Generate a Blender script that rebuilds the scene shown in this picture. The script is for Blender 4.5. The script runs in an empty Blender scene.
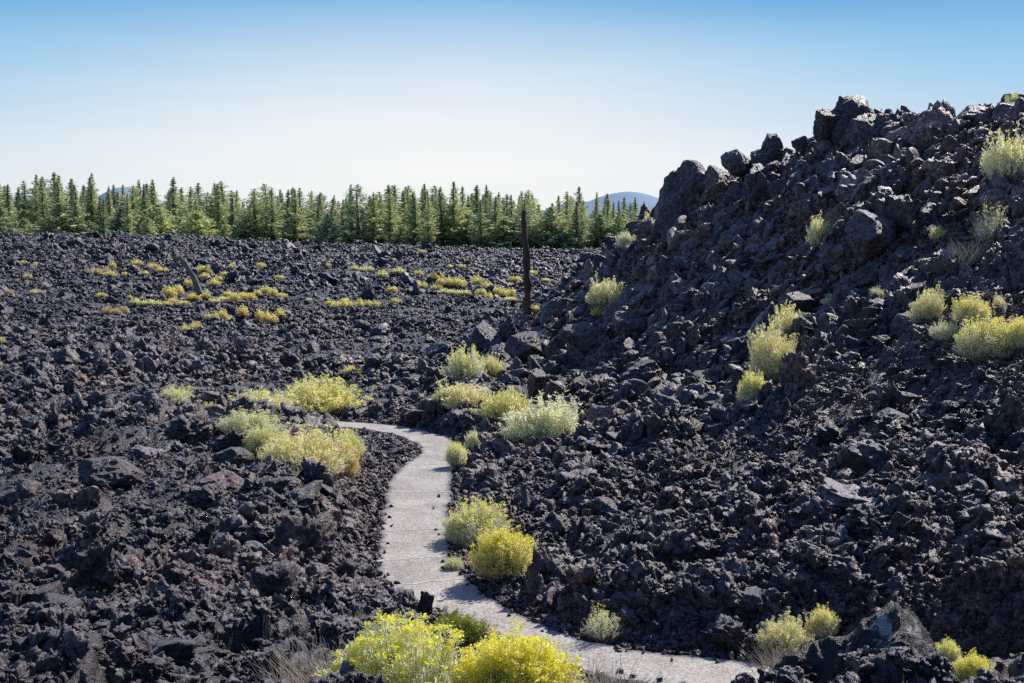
import bpy, math, random
import numpy as np
from mathutils import Vector

random.seed(7)
rng = np.random.default_rng(11)
scene = bpy.context.scene
COL = scene.collection
F = 1407.0
HOR = 215.0
PITCH = math.atan((341.5 - HOR) / F)
SUN_AZ = math.radians(40)      # from +Y towards +X
SUN_EL = math.radians(42)

# ------------------------------------------------------------------ camera
cam_data = bpy.data.cameras.new('camera')
cam = bpy.data.objects.new('camera', cam_data)
COL.objects.link(cam)
cam.location = (0, 0, 0)
cam.rotation_euler = (math.pi / 2 - PITCH, 0, 0)
cam_data.sensor_width = 36
cam_data.lens = 36 * F / 1024
cam_data.clip_start = 0.1
cam_data.clip_end = 80000
scene.camera = cam
scene.view_settings.view_transform = 'Standard'
scene.view_settings.look = 'None'
scene.view_settings.exposure = 0
scene.render.engine = 'CYCLES'
scene.cycles.max_bounces = 10
scene.cycles.diffuse_bounces = 8
scene.cycles.transmission_bounces = 8
scene.cycles.transparent_max_bounces = 4
scene.cycles.use_denoising = False
scene.cycles.sample_clamp_indirect = 3.0
scene.cycles.caustics_reflective = False
scene.cycles.caustics_refractive = False

def ray(px, py):
    px = np.asarray(px, float); py = np.asarray(py, float)
    cx = (px - 512) / F; cy = (341.5 - py) / F
    sp, cp = math.sin(PITCH), math.cos(PITCH)
    y = cp + cy * sp
    z = -sp + cy * cp
    return cx / y, z / y          # x and z per metre of Y

def at(px, py, Y):
    a, b = ray(px, py)
    return a * Y, Y * np.ones_like(a), b * Y

# ------------------------------------------------------------------ noise
def _h2(ix, iy, seed):
    n = (ix.astype(np.int64) * 374761393 + iy.astype(np.int64) * 668265263 + seed * 1442695041) & 0xffffffff
    n = ((n ^ (n >> 13)) * 1274126177) & 0xffffffff
    return ((n ^ (n >> 16)) & 0xffffff) / float(0xffffff)

def vnoise2(x, y, seed=0):
    ix = np.floor(x); iy = np.floor(y)
    fx = x - ix; fy = y - iy
    fx = fx * fx * (3 - 2 * fx); fy = fy * fy * (3 - 2 * fy)
    a = _h2(ix, iy, seed); b = _h2(ix + 1, iy, seed); c = _h2(ix, iy + 1, seed); d = _h2(ix + 1, iy + 1, seed)
    return (a + (b - a) * fx) * (1 - fy) + (c + (d - c) * fx) * fy

def fbm2(x, y, seed=0, oct=4):
    s = 0; a = .5; t = 0
    for i in range(oct):
        s = s + a * vnoise2(x * 2 ** i + 13.7 * i, y * 2 ** i - 7.1 * i, seed + i); t += a; a *= .5
    return s / t

def cell2(x, y, seed=0):
    """blocky lumps: every cell has its own height and a tilted, rounded top"""
    ix = np.floor(x); iy = np.floor(y)
    best = np.full(x.shape, 9.0); hh = np.zeros(x.shape)
    for dx in (-1, 0, 1):
        for dy in (-1, 0, 1):
            cx = ix + dx; cy = iy + dy
            qx = cx + .1 + .8 * _h2(cx, cy, seed); qy = cy + .1 + .8 * _h2(cx, cy, seed + 71)
            d = (x - qx) ** 2 + (y - qy) ** 2
            m = d < best
            r = _h2(cx, cy, seed + 33)
            tilt = (x - qx) * (r - .5) * 1.2 + (y - qy) * (_h2(cx, cy, seed + 51) - .5) * 1.2
            hh = np.where(m, r * .7 + tilt, hh)
            best = np.where(m, d, best)
    return np.clip(1 - best * 1.75, 0, 1) ** .8 * (.35 + hh)

def _h3(ix, iy, iz, seed):
    n = (ix.astype(np.int64) * 374761393 + iy.astype(np.int64) * 668265263 + iz.astype(np.int64) * 2147483647 + seed * 1442695041) & 0xffffffff
    n = ((n ^ (n >> 13)) * 1274126177) & 0xffffffff
    n = ((n ^ (n >> 15)) * 2246822519) & 0xffffffff
    return ((n ^ (n >> 16)) & 0xffffff) / float(0xffffff)

def vnoise3(p, seed=0):
    i = np.floor(p); f = p - i; f = f * f * (3 - 2 * f)
    r = 0
    for dx in (0, 1):
        for dy in (0, 1):
            for dz in (0, 1):
                w = (f[:, 0] if dx else 1 - f[:, 0]) * (f[:, 1] if dy else 1 - f[:, 1]) * (f[:, 2] if dz else 1 - f[:, 2])
                r = r + w * _h3(i[:, 0] + dx, i[:, 1] + dy, i[:, 2] + dz, seed)
    return r

# ------------------------------------------------------------------ path edges (on the level z = -7)
PZ = -7.0
PE = [((60, 431), (60, 424)), ((200, 428.5), (200, 422)), ((300, 427), (300, 420.8)), ((352, 428), (352, 421.6)), ((383, 432), (392, 425)),
      ((405, 438.5), (425, 431)), ((420, 447), (448, 438.5)), ((419, 456), (458, 450)), ((399, 468), (453, 466)),
      ((387, 488), (451, 488)), ((382, 515), (449, 514)), ((379, 545), (448, 541)), ((379, 568), (453, 562)),
      ((389, 587), (469, 580)), ((412, 606), (495, 599)), ((450, 627), (527, 618)), ((500, 648), (568, 635)),
      ((560, 667), (622, 647)), ((640, 685), (690, 655.5)), ((725, 699), (775, 665)), ((850, 712), (890, 675)), ((1100, 730), (1100, 692)), ((1500, 760), (1500, 715))]
def level_pt(px, py, z):
    a, b = ray(px, py); Y = z / b
    return np.array([a * Y, Y, z])
Lp = np.array([level_pt(*p[0], PZ) for p in PE]); Rp = np.array([level_pt(*p[1], PZ) for p in PE])
def catmull(P, n):
    out = []
    for i in range(len(P) - 1):
        p0 = P[max(i - 1, 0)]; p1 = P[i]; p2 = P[i + 1]; p3 = P[min(i + 2, len(P) - 1)]
        for k in range(n):
            t = k / n
            out.append(.5 * ((2 * p1) + (-p0 + p2) * t + (2 * p0 - 5 * p1 + 4 * p2 - p3) * t * t + (-p0 + 3 * p1 - 3 * p2 + p3) * t ** 3))
    out.append(P[-1]); return np.array(out)
Lc = catmull(Lp, 5); Rc = catmull(Rp, 5)
Cc = (Lc + Rc) / 2; Wc = np.linalg.norm(Lc - Rc, axis=1) / 2

def path_dist(x, y):
    """signed distance in metres to the edge of the path (negative on it)"""
    out = np.full(x.shape, 50.0)
    m = (y > 12) & (y < 62) & (x > -40) & (x < 30)
    if not m.any(): return out
    xm = x[m]; ym = y[m]; best = np.full(xm.shape, 50.0); rough = np.full(xm.shape, 50.0)
    for i in range(len(Cc)): rough = np.minimum(rough, np.hypot(xm - Cc[i][0], ym - Cc[i][1]) - 4.5 - (3 if i < 12 or i > len(Cc) - 12 else 0))
    nr_ = np.nonzero(rough < 0)[0]; xn = xm[nr_]; yn = ym[nr_]; bn = np.full(xn.shape, 50.0); ins_ = np.zeros(xn.shape, bool)
    poly = np.r_[Lc[:, :2], Rc[::-1, :2]]
    for i in range(len(poly)):
        a = poly[i]; b = poly[(i + 1) % len(poly)]; dx, dy = b[0] - a[0], b[1] - a[1]
        t = np.clip(((xn - a[0]) * dx + (yn - a[1]) * dy) / (dx * dx + dy * dy + 1e-9), 0, 1)
        bn = np.minimum(bn, np.hypot(xn - a[0] - t * dx, yn - a[1] - t * dy))
        if a[1] != b[1]: ins_ ^= ((a[1] > yn) != (b[1] > yn)) & (xn < (b[0] - a[0]) * (yn - a[1]) / (b[1] - a[1]) + a[0])
    best[nr_] = np.where(ins_, -bn, bn)
    out[m] = best
    return out

# ------------------------------------------------------------------ large form of the land
ctrl = []     # (x, y, z)
def cp(px, py, d):
    x, y, z = at(px, py, d); ctrl.append((float(x), float(y), float(z)))
for x in (-14, -5, 0, 5, 14): ctrl.append((x * .35, 3, -2.3))
for s in [(-100, 900, 7), (250, 920, 7), (512, 930, 7), (750, 930, 7), (1150, 900, 7),
          (-250, 690, 13), (0, 690, 13), (150, 688, 13), (300, 694, 13), (400, 735, 12), (512, 742, 12), (620, 745, 12.2), (720, 757, 12), (860, 735, 12), (1000, 725, 12.5), (1250, 690, 13),
          (560, 725, 16), (720, 738, 16), (460, 690, 16.5), (380, 650, 18), (900, 712, 16.5), (1050, 690, 16.5),
          (-250, 600, 18), (0, 600, 18.5), (150, 600, 18.5), (270, 605, 19), (340, 612, 20.5), (350, 570, 24.5),
          (-250, 500, 28), (0, 500, 28.5), (150, 500, 28.5), (280, 500, 29.5), (345, 505, 32), (370, 480, 35.5),
          (-250, 430, 43), (0, 430, 43), (150, 432, 42), (240, 428, 41), (310, 440, 41.5), (345, 458, 41), (375, 468, 39.5),
          (-250, 400, 54), (0, 400, 53), (200, 398, 53), (350, 400, 54), (430, 400, 55),
          (-250, 350, 78), (0, 350, 78), (200, 350, 78), (400, 353, 77), (490, 352, 74),
          (-250, 300, 125), (0, 300, 125), (300, 301, 125), (500, 303, 125), (620, 305, 120),
          (-250, 262, 190), (0, 263, 190), (150, 264, 190), (300, 268, 190), (450, 270, 190), (600, 270, 190), (700, 270, 190),
          (-300, 236, 255), (0, 239, 255), (100, 239, 255), (200, 242, 258), (300, 247, 262), (380, 252, 270), (470, 256, 280), (600, 256, 290), (800, 256, 290), (1200, 256, 290),
          (-300, 243, 330), (0, 243, 330), (300, 247, 330), (500, 251, 360), (700, 251, 360), (1200, 251, 330),
          (-300, 245, 450), (0, 245, 450), (300, 246, 450), (600, 247, 450), (1200, 246, 450),
          # foot of the right slope
          (500, 570, 28), (540, 600, 25.6), (620, 626, 23.4), (720, 640, 21.7), (860, 655, 19.6), (1000, 655, 18.7), (1250, 660, 18),
          (520, 500, 33.5), (600, 500, 32.6), (700, 550, 26.6), (850, 550, 24), (1000, 550, 22.3), (1250, 550, 21.5),
          (500, 440, 43), (600, 430, 42), (700, 450, 35.5), (850, 450, 30.5), (1000, 450, 27.6), (1250, 450, 26),
          (480, 395, 54), (560, 375, 56), (620, 350, 53), (700, 350, 46), (850, 350, 37.5), (1000, 350, 33.5), (1250, 340, 31),
          (525, 330, 78), (560, 308, 75), (600, 276, 74), (620, 290, 62), (700, 280, 53), (780, 250, 49), (850, 250, 44.5), (1000, 250, 38.5), (1250, 230, 36),
          (607, 250, 80), (650, 230, 69), (700, 207, 61), (780, 180, 56), (850, 154, 53), (900, 154, 50), (950, 144, 49), (1024, 128, 46), (1250, 100, 44)]:
    cp(*s)
for (x, y, z) in [(3.5, 100, -6.8), (8, 95, -4.5), (12, 90, -3), (17, 80, -1), (24, 72, 0.5), (32, 68, 1.5), (45, 62, 2), (6, 120, -7.6), (15, 115, -7), (30, 105, -6), (60, 95, -5),
                  (30, 140, -7.5), (90, 140, -7.5), (9.5, 79, -1.8)]:
    ctrl.append((x, y, z))
for i in range(10, len(Cc) - 8, 3): ctrl.append((Cc[i][0], Cc[i][1], PZ))
ctrl = np.array(ctrl)
KA, KV = 1.9, 1.0
def uv(x, y): return x / y * KA, np.log(y) * KV
def tps_fit(P, zz, lam):
    n = len(P); d2 = ((P[:, None] - P[None]) ** 2).sum(-1)
    K = .5 * d2 * np.log(d2 + 1e-12) + lam * np.eye(n)
    A = np.zeros((n + 3, n + 3)); A[:n, :n] = K; A[:n, n] = 1; A[:n, n + 1:] = P; A[n, :n] = 1; A[n + 1:, :n] = P.T
    return np.linalg.solve(A, np.r_[zz, 0, 0, 0])
CU, CV = uv(ctrl[:, 0], ctrl[:, 1])
CP = np.c_[CU, CV]
wts = tps_fit(CP, ctrl[:, 2], 2e-4)
GA = np.linspace(-1.0, 1.0, 281); GV = np.linspace(math.log(2.4), math.log(640), 341)
gx, gv = np.meshgrid(GA * KA, GV * KV)
G = np.zeros(gx.shape)
for k in range(len(CP)):
    d2 = (gx - CP[k, 0]) ** 2 + (gv - CP[k, 1]) ** 2
    G += wts[k] * .5 * d2 * np.log(d2 + 1e-12)
G += wts[-3] + wts[-2] * gx + wts[-1] * gv
G = np.clip(G, -11, 14)

def smooth(a, b, x):
    t = np.clip((x - a) / (b - a), 0, 1); return t * t * (3 - 2 * t)

def base(x, y):
    y = np.maximum(y, 2.4)
    fa = (np.clip(x / y, -.999, .999) + 1) / 2 * 280
    fv = (np.clip(np.log(y), GV[0], GV[-1] - 1e-6) - GV[0]) / (GV[-1] - GV[0]) * 340
    ia = np.clip(np.floor(fa).astype(int), 0, 279); iv = np.clip(np.floor(fv).astype(int), 0, 339)
    ta = fa - ia; tv = fv - iv
    z = (G[iv, ia] * (1 - ta) + G[iv, ia + 1] * ta) * (1 - tv) + (G[iv + 1, ia] * (1 - ta) + G[iv + 1, ia + 1] * ta) * tv
    far = smooth(450, 620, y)
    return z * (1 - far) + -9.6 * far

def relief(x, y, pd, spacing):
    """rough aa surface: jagged blocks on many scales"""
    wx = x + .5 * (fbm2(x * .9, y * .9, 5, 3) - .5); wy = y + .5 * (fbm2(x * .9 + 40, y * .9, 6, 3) - .5)
    z = np.zeros(x.shape)
    zone = fbm2(x * .09 + 3, y * .09, 77, 3)                  # calmer and rougher stretches
    far = smooth(70, 220, y)
    amp = (.6 + .75 * smooth(.35, .65, zone))
    z -= .35 * np.exp(-((x - 3.05) ** 2 + (y - 11.4) ** 2) / 1.2)
    z += (fbm2(x * .16, y * .16, 3, 3) - .5) * 1.35
    z += far * (fbm2(x * .05, y * .05, 9, 3) - .5) * 2.0 * (1 - smooth(300, 420, y))
    z += far * (fbm2(x * .3, y * .16, 19, 3) - .42) * 1.6 * (1 - smooth(300, 420, y)) * smooth(.4, .6, fbm2(x * .02, y * .02, 29, 2) + .12)
    for s, k, sd in ((3.2, .19, 21), (1.25, .34, 22), (.52, .40, 23), (.22, .44, 24), (.1, .42, 25)):
        f = np.clip((s / spacing - 2.5) / 2.5, 0, 1)
        m = f > 0
        if not m.any(): continue
        c = cell2(wx[m] / s, wy[m] / s, sd)
        z[m] += (c - .40) * k * s * f[m] * amp[m] * smooth(-.05, max(.5, s), pd[m])
    keep = smooth(-.05, 1.0, pd)
    return z * keep

def wide(x, y):
    return smooth(-6.6, -5.6, x) * smooth(-3.0, -4.2, x) * smooth(34, 37, y) * smooth(49, 46.5, y)

def ground_z(x, y, pd=None):
    x = np.atleast_1d(np.asarray(x, float)); y = np.atleast_1d(np.asarray(y, float))
    if pd is None: pd = path_dist(x, y)
    b = base(x, y)
    wd = wide(x, y); near = 1 - smooth(.0, 1.0, pd / (1.3 + 2.6 * wd)); pd = pd / (1 + 2.5 * wd)
    b = b * (1 - near) + (PZ - .06) * near
    return b + relief(x, y, pd, np.maximum(.0033 * y, .02)) - .02

def smooth_ground(x, y):
    x = np.atleast_1d(np.asarray(x, float)); y = np.atleast_1d(np.asarray(y, float))
    pd = path_dist(x, y); wd = wide(x, y); near = 1 - smooth(.0, 1.0, pd / (1.3 + 2.6 * wd)); pd = pd / (1 + 2.5 * wd)
    return base(x, y) * (1 - near) + (PZ - .06) * near + (fbm2(x * .16, y * .16, 3, 3) - .5) * 1.35 * smooth(-.05, 1., pd)

HV = np.exp(np.linspace(math.log(8), math.log(430), 1400))
def hit(px, py):
    a, b = ray(px, py)
    z = smooth_ground(a * HV, HV)
    k = np.nonzero(b * HV < z)[0]
    if len(k) == 0: return None
    return float(HV[k[0]])

# ------------------------------------------------------------------ materials
def new_mat(name):
    m = bpy.data.materials.new(name); m.use_nodes = True
    nt = m.node_tree; nt.nodes.clear()
    out = nt.nodes.new('ShaderNodeOutputMaterial')
    return m, nt, out
def node(nt, typ, **kw):
    n = nt.nodes.new(typ)
    for k, v in kw.items():
        if hasattr(n, k): setattr(n, k, v)
        else: n.inputs[k].default_value = v
    return n
def ramp(nt, stops, fac):
    r = nt.nodes.new('ShaderNodeValToRGB'); el = r.color_ramp.elements
    el[0].position, el[0].color = stops[0][0], (*stops[0][1], 1)
    el[1].position, el[1].color = stops[-1][0], (*stops[-1][1], 1)
    for p, c in stops[1:-1]:
        e = el.new(p); e.color = (*c, 1)
    nt.links.new(fac, r.inputs[0]); return r
def mixc(nt, fac, a, b, blend='MIX'):
    m = nt.nodes.new('ShaderNodeMix'); m.data_type = 'RGBA'; m.blend_type = blend
    for s, v in ((0, fac), (6, a), (7, b)):
        if isinstance(v, (int, float)): m.inputs[s].default_value = v
        elif isinstance(v, tuple): m.inputs[s].default_value = (*v, 1)
        else: nt.links.new(v, m.inputs[s])
    return m.outputs[2]

def lava_mat(name, k=1.0, tint=(1, 1, 1), world=False, red=.5, bump=.6, lichen=0.0, lit_top=1.0):
    m, nt, out = new_mat(name); L = nt.links.new
    tc = node(nt, 'ShaderNodeTexCoord'); geo = node(nt, 'ShaderNodeNewGeometry'); oi = node(nt, 'ShaderNodeObjectInfo')
    wpos = geo.outputs['Position']
    n1 = node(nt, 'ShaderNodeTexNoise', Scale=.35, Detail=4.0); L(wpos, n1.inputs['Vector'])
    n2 = node(nt, 'ShaderNodeTexNoise', Scale=7.0, Detail=8.0, Roughness=.7); L(wpos, n2.inputs['Vector'])
    n3 = node(nt, 'ShaderNodeTexNoise', Scale=38.0, Detail=6.0, Roughness=.75); L(wpos, n3.inputs['Vector'])
    k = k * 1.8
    c = lambda r, g, b: (r * k * tint[0] * .96, g * k * tint[1] * .95, b * k * tint[2] * 1.05)
    r2 = ramp(nt, [(.3, c(.010, .010, .012)), (.47, c(.036, .033, .036)), (.58, c(.095, .086, .086)), (.70, c(.25, .225, .215))], n2.outputs[0])
    rr = ramp(nt, [(.44, (0, 0, 0)), (.62, (1, 1, 1))], n1.outputs[0])
    mul = node(nt, 'ShaderNodeMath', operation='MULTIPLY'); L(rr.outputs[0], mul.inputs[0]); mul.inputs[1].default_value = red
    col = mixc(nt, mul.outputs[0], r2.outputs[0], mixc(nt, 1.0, r2.outputs[0], (1.6, 1.0, .74), 'MULTIPLY'))
    # each stone its own tone
    rv = ramp(nt, [(0, (.55, .55, .6)), (.5, (1, .98, 1)), (.85, (1.35, 1.22, 1.1)), (1, (1.9, 1.7, 1.55))], oi.outputs['Random'])
    if not world: col = mixc(nt, 1.0, col, rv.outputs[0], 'MULTIPLY')
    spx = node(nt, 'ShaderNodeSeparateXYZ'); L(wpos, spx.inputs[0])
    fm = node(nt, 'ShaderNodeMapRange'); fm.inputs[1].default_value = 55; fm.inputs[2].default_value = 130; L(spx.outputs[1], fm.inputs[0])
    col = mixc(nt, fm.outputs[0], col, mixc(nt, 1.0, col, (.33, .40, .60), 'MULTIPLY'))  # darker and bluer with distance: shade of the backlit far field painted in
    nl = node(nt, 'ShaderNodeTexNoise', Scale=.09, Detail=3.0); L(wpos, nl.inputs['Vector'])
    rl_ = ramp(nt, [(.38, (.62, .64, .70)), (.6, (1.15, 1.12, 1.08))], nl.outputs[0])
    col = mixc(nt, 1.0, col, rl_.outputs[0], 'MULTIPLY')
    # up-facing faces painted paler, sunlit tops put into the colour
    sep = node(nt, 'ShaderNodeSeparateXYZ'); L(geo.outputs['Normal'], sep.inputs[0])
    up = node(nt, 'ShaderNodeMapRange'); up.inputs[1].default_value = .55; up.inputs[2].default_value = 1.0; L(sep.outputs[2], up.inputs[0])
    um = node(nt, 'ShaderNodeMath', operation='MULTIPLY'); L(up.outputs[0], um.inputs[0]); L(n3.outputs[0], um.inputs[1])
    um2 = node(nt, 'ShaderNodeMath', operation='MULTIPLY'); L(um.outputs[0], um2.inputs[0]); um2.inputs[1].default_value = lit_top
    col = mixc(nt, um2.outputs[0], col, c(.19, .17, .16))
    if lichen:
        vl = node(nt, 'ShaderNodeTexNoise', Scale=2.4, Detail=5.0, Roughness=.6); L(wpos, vl.inputs['Vector'])
        rl = ramp(nt, [(.54, (0, 0, 0)), (.575, (lichen,) * 3)], vl.outputs[0])
        col = mixc(nt, rl.outputs[0], col, (.60, .60, .58))
        for (qx, qy, rr0) in ((884, 628, .085), (880, 642, .05), (918, 668, .06), (936, 660, .04)):
            c0 = at(qx, qy, 12.0); dd = node(nt, 'ShaderNodeVectorMath', operation='MULTIPLY_ADD'); L(wpos, dd.inputs[0]); dd.inputs[1].default_value = (1, .15, .8); dd.inputs[2].default_value = (-float(c0[0]), -12.0 * .15, -float(c0[2]) * .8)
            le = node(nt, 'ShaderNodeVectorMath', operation='LENGTH'); L(dd.outputs[0], le.inputs[0])
            pn = node(nt, 'ShaderNodeMath', operation='MULTIPLY_ADD'); L(n2.outputs[0], pn.inputs[0]); pn.inputs[1].default_value = .35; L(le.outputs['Value'], pn.inputs[2])
            mq = node(nt, 'ShaderNodeMapRange'); mq.inputs[1].default_value = .175 + rr0; mq.inputs[2].default_value = .175 + rr0 - .02; mq.inputs[3].default_value = 0; mq.inputs[4].default_value = .9; L(pn.outputs[0], mq.inputs[0])
            col = mixc(nt, mq.outputs[0], col, (.80, .80, .79))
        ml = node(nt, 'ShaderNodeTexNoise', Scale=16.0, Detail=8.0, Roughness=.8); L(wpos, ml.inputs['Vector'])
        rm = ramp(nt, [(.52, (0, 0, 0)), (.66, (.38,) * 3)], ml.outputs[0])
        col = mixc(nt, rm.outputs[0], col, (.22, .20, .175))
    p = node(nt, 'ShaderNodeBsdfPrincipled', Roughness=.40); p.inputs['Specular IOR Level'].default_value = .65
    L(col, p.inputs['Base Color'])
    vo = node(nt, 'ShaderNodeTexVoronoi', Scale=24.0); L(wpos, vo.inputs['Vector'])
    ad = node(nt, 'ShaderNodeMath', operation='MULTIPLY_ADD'); L(vo.outputs[0], ad.inputs[0]); ad.inputs[1].default_value = .5; L(n3.outputs[0], ad.inputs[2])
    b1 = node(nt, 'ShaderNodeBump', Strength=bump, Distance=.05); L(ad.outputs[0], b1.inputs['Height'])
    b2 = node(nt, 'ShaderNodeBump', Strength=bump, Distance=.16); L(n2.outputs[0], b2.inputs['Height']); L(b1.outputs[0], b2.inputs['Normal'])
    L(b2.outputs[0], p.inputs['Normal'])
    L(p.outputs[0], out.inputs[0])
    return m
M_ground = lava_mat('lava_ground', .6, world=True, red=.9, lit_top=.35)
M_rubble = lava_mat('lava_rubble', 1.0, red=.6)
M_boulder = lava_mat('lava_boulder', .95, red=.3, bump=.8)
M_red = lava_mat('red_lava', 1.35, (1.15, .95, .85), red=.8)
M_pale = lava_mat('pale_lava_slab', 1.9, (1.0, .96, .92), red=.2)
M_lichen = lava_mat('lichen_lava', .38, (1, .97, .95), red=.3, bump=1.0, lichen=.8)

def leaf_mat(name, stops, trans=.35, rough=.7, obj_tone=None):
    m, nt, out = new_mat(name); L = nt.links.new
    geo = node(nt, 'ShaderNodeNewGeometry'); oi = node(nt, 'ShaderNodeObjectInfo')
    r = ramp(nt, stops, geo.outputs['Random Per Island'])
    col = r.outputs[0]
    if obj_tone:
        rv = ramp(nt, obj_tone, oi.outputs['Random']); col = mixc(nt, 1.0, col, rv.outputs[0], 'MULTIPLY')
    d = node(nt, 'ShaderNodeBsdfDiffuse'); L(col, d.inputs[0])
    t = node(nt, 'ShaderNodeBsdfTranslucent'); L(mixc(nt, 1.0, col, (1.05, 1.04, .86), 'MULTIPLY'), t.inputs[0])
    mx = node(nt, 'ShaderNodeMixShader'); mx.inputs[0].default_value = trans
    L(d.outputs[0], mx.inputs[1]); L(t.outputs[0], mx.inputs[2]); L(mx.outputs[0], out.inputs[0])
    return m
STONE = [(0, (.90, .95, 1.06)), (.5, (1.0, 1.0, .98)), (1, (1.03, 1.0, .90))]
M_sage = leaf_mat('pale_sage_leaves', [(0, (.80, .79, .56)), (.5, (.92, .91, .72)), (1, (.98, .97, .86))], .6, obj_tone=STONE)
M_green = leaf_mat('yellow_green_leaves', [(0, (.72, .71, .36)), (.5, (.90, .88, .50)), (1, (.97, .95, .68))], .6, obj_tone=STONE)
M_bloom = leaf_mat('yellow_flowers', [(0, (.95, .87, .08)), (.5, (.99, .96, .18)), (1, (.99, .98, .45))], .6)
M_palebloom = leaf_mat('pale_yellow_flowers', [(0, (.92, .88, .36)), (.5, (.97, .95, .50)), (1, (.98, .97, .66))], .6)
M_leafy = leaf_mat('dark_green_leaves', [(0, (.10, .15, .03)), (.5, (.26, .33, .06)), (1, (.60, .62, .14))], .4)
M_orange = leaf_mat('orange_leaves', [(0, (.74, .50, .24)), (.5, (.85, .74, .38)), (1, (.9, .86, .52))], .5)
M_twig = leaf_mat('dry_twigs', [(0, (.30, .25, .20)), (.5, (.50, .44, .37)), (1, (.70, .64, .56))], .2)
TONES = [(0, (.66, .72, .70)), (.35, (.85, .89, .82)), (.7, (1.02, 1.0, .86)), (1, (1.14, 1.10, .88))]
M_needle = leaf_mat('pine_needles', [(0, (.27, .35, .28)), (.5, (.54, .60, .42)), (1, (.84, .86, .60))], .52, obj_tone=TONES)  # needles paled and greyed, distance haze mixed into their colour

def bark_mat(name, c1, c2, scale=(14, 14, 2)):
    m, nt, out = new_mat(name); L = nt.links.new
    tc = node(nt, 'ShaderNodeTexCoord'); mp = node(nt, 'ShaderNodeMapping'); mp.inputs['Scale'].default_value = scale
    L(tc.outputs['Object'], mp.inputs[0])
    n = node(nt, 'ShaderNodeTexNoise', Scale=1.0, Detail=8.0, Roughness=.7); L(mp.outputs[0], n.inputs['Vector'])
    r = ramp(nt, [(.35, c1), (.65, c2)], n.outputs[0])
    p = node(nt, 'ShaderNodeBsdfPrincipled', Roughness=.85); L(r.outputs[0], p.inputs['Base Color'])
    b = node(nt, 'ShaderNodeBump', Strength=.9, Distance=.05); L(n.outputs[0], b.inputs['Height']); L(b.outputs[0], p.inputs['Normal'])
    L(p.outputs[0], out.inputs[0]); return m
M_bark = bark_mat('pine_bark', (.05, .03, .022), (.14, .085, .06))
M_snag = bark_mat('charred_wood', (.020, .013, .011), (.17, .10, .07), (9, 9, 1.2))
M_drift = bark_mat('weathered_wood', (.11, .10, .09), (.30, .27, .25), (9, 9, 2))

# path material: pale speckled asphalt
m, nt, out = new_mat('worn_asphalt'); L = nt.links.new; M_path = m
geo = node(nt, 'ShaderNodeNewGeometry')
na = node(nt, 'ShaderNodeTexNoise', Scale=1.1, Detail=5.0); L(geo.outputs[0], na.inputs['Vector'])
nb = node(nt, 'ShaderNodeTexVoronoi', Scale=26.0); L(geo.outputs[0], nb.inputs['Vector'])
nc = node(nt, 'ShaderNodeTexNoise', Scale=60.0, Detail=3.0, Roughness=.8); L(geo.outputs[0], nc.inputs['Vector'])
ra = ramp(nt, [(.3, (.40, .365, .335)), (.7, (.60, .555, .51))], na.outputs[0])
rb = ramp(nt, [(0, (.5, .49, .48)), (.5, (1, 1, 1)), (1, (1.35, 1.33, 1.3))], nb.outputs['Color'])
rc = ramp(nt, [(.35, (.6, .6, .6)), (.65, (1.25, 1.25, 1.25))], nc.outputs[0])
col = mixc(nt, 1.0, mixc(nt, 1.0, ra.outputs[0], rb.outputs[0], 'MULTIPLY'), rc.outputs[0], 'MULTIPLY')
p = node(nt, 'ShaderNodeBsdfPrincipled', Roughness=.85); L(col, p.inputs['Base Color'])
b = node(nt, 'ShaderNodeBump', Strength=.5, Distance=.015); L(nb.outputs[0], b.inputs['Height']); L(b.outputs[0], p.inputs['Normal'])
L(p.outputs[0], out.inputs[0])
m, nt, out = new_mat('pale_joint'); L = nt.links.new; M_joint = m
geo = node(nt, 'ShaderNodeNewGeometry'); na = node(nt, 'ShaderNodeTexNoise', Scale=9.0, Detail=4.0); L(geo.outputs[0], na.inputs['Vector'])
ra = ramp(nt, [(.40, (.47, .44, .41)), (.68, (.78, .75, .71))], na.outputs[0])
p = node(nt, 'ShaderNodeBsdfPrincipled', Roughness=.9); L(ra.outputs[0], p.inputs['Base Color']); L(p.outputs[0], out.inputs[0])
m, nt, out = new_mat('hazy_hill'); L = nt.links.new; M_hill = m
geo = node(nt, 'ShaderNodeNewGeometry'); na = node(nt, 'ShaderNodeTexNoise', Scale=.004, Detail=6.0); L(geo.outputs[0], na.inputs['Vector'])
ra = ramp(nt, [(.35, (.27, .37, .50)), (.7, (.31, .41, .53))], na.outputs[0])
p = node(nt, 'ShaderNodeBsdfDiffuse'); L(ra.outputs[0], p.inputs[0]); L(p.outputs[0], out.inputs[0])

# ------------------------------------------------------------------ mesh helpers
def mesh_np(name, verts, faces, mat=None, smooth_shade=True):
    """faces: (n,k) int array"""
    me = bpy.data.meshes.new(name)
    verts = np.asarray(verts, np.float32); faces = np.asarray(faces, np.int32)
    n, k = faces.shape
    me.vertices.add(len(verts)); me.vertices.foreach_set('co', verts.ravel())
    me.loops.add(n * k); me.loops.foreach_set('vertex_index', faces.ravel())
    me.polygons.add(n); me.polygons.foreach_set('loop_start', np.arange(0, n * k, k, dtype=np.int32))
    me.update(calc_edges=True)
    if smooth_shade: me.polygons.foreach_set('use_smooth', np.ones(n, bool))
    if mat: me.materials.append(mat)
    return me
def obj(name, me, parent=None, loc=None, link=True):
    o = bpy.data.objects.new(name, me)
    if link: COL.objects.link(o)
    if parent is not None: o.parent = parent
    if loc is not None: o.location = loc
    return o
def tag(o, label=None, cat=None, group=None, kind=None):
    if label: o['label'] = label
    if cat: o['category'] = cat
    if group: o['group'] = group
    if kind: o['kind'] = kind
    return o
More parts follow.
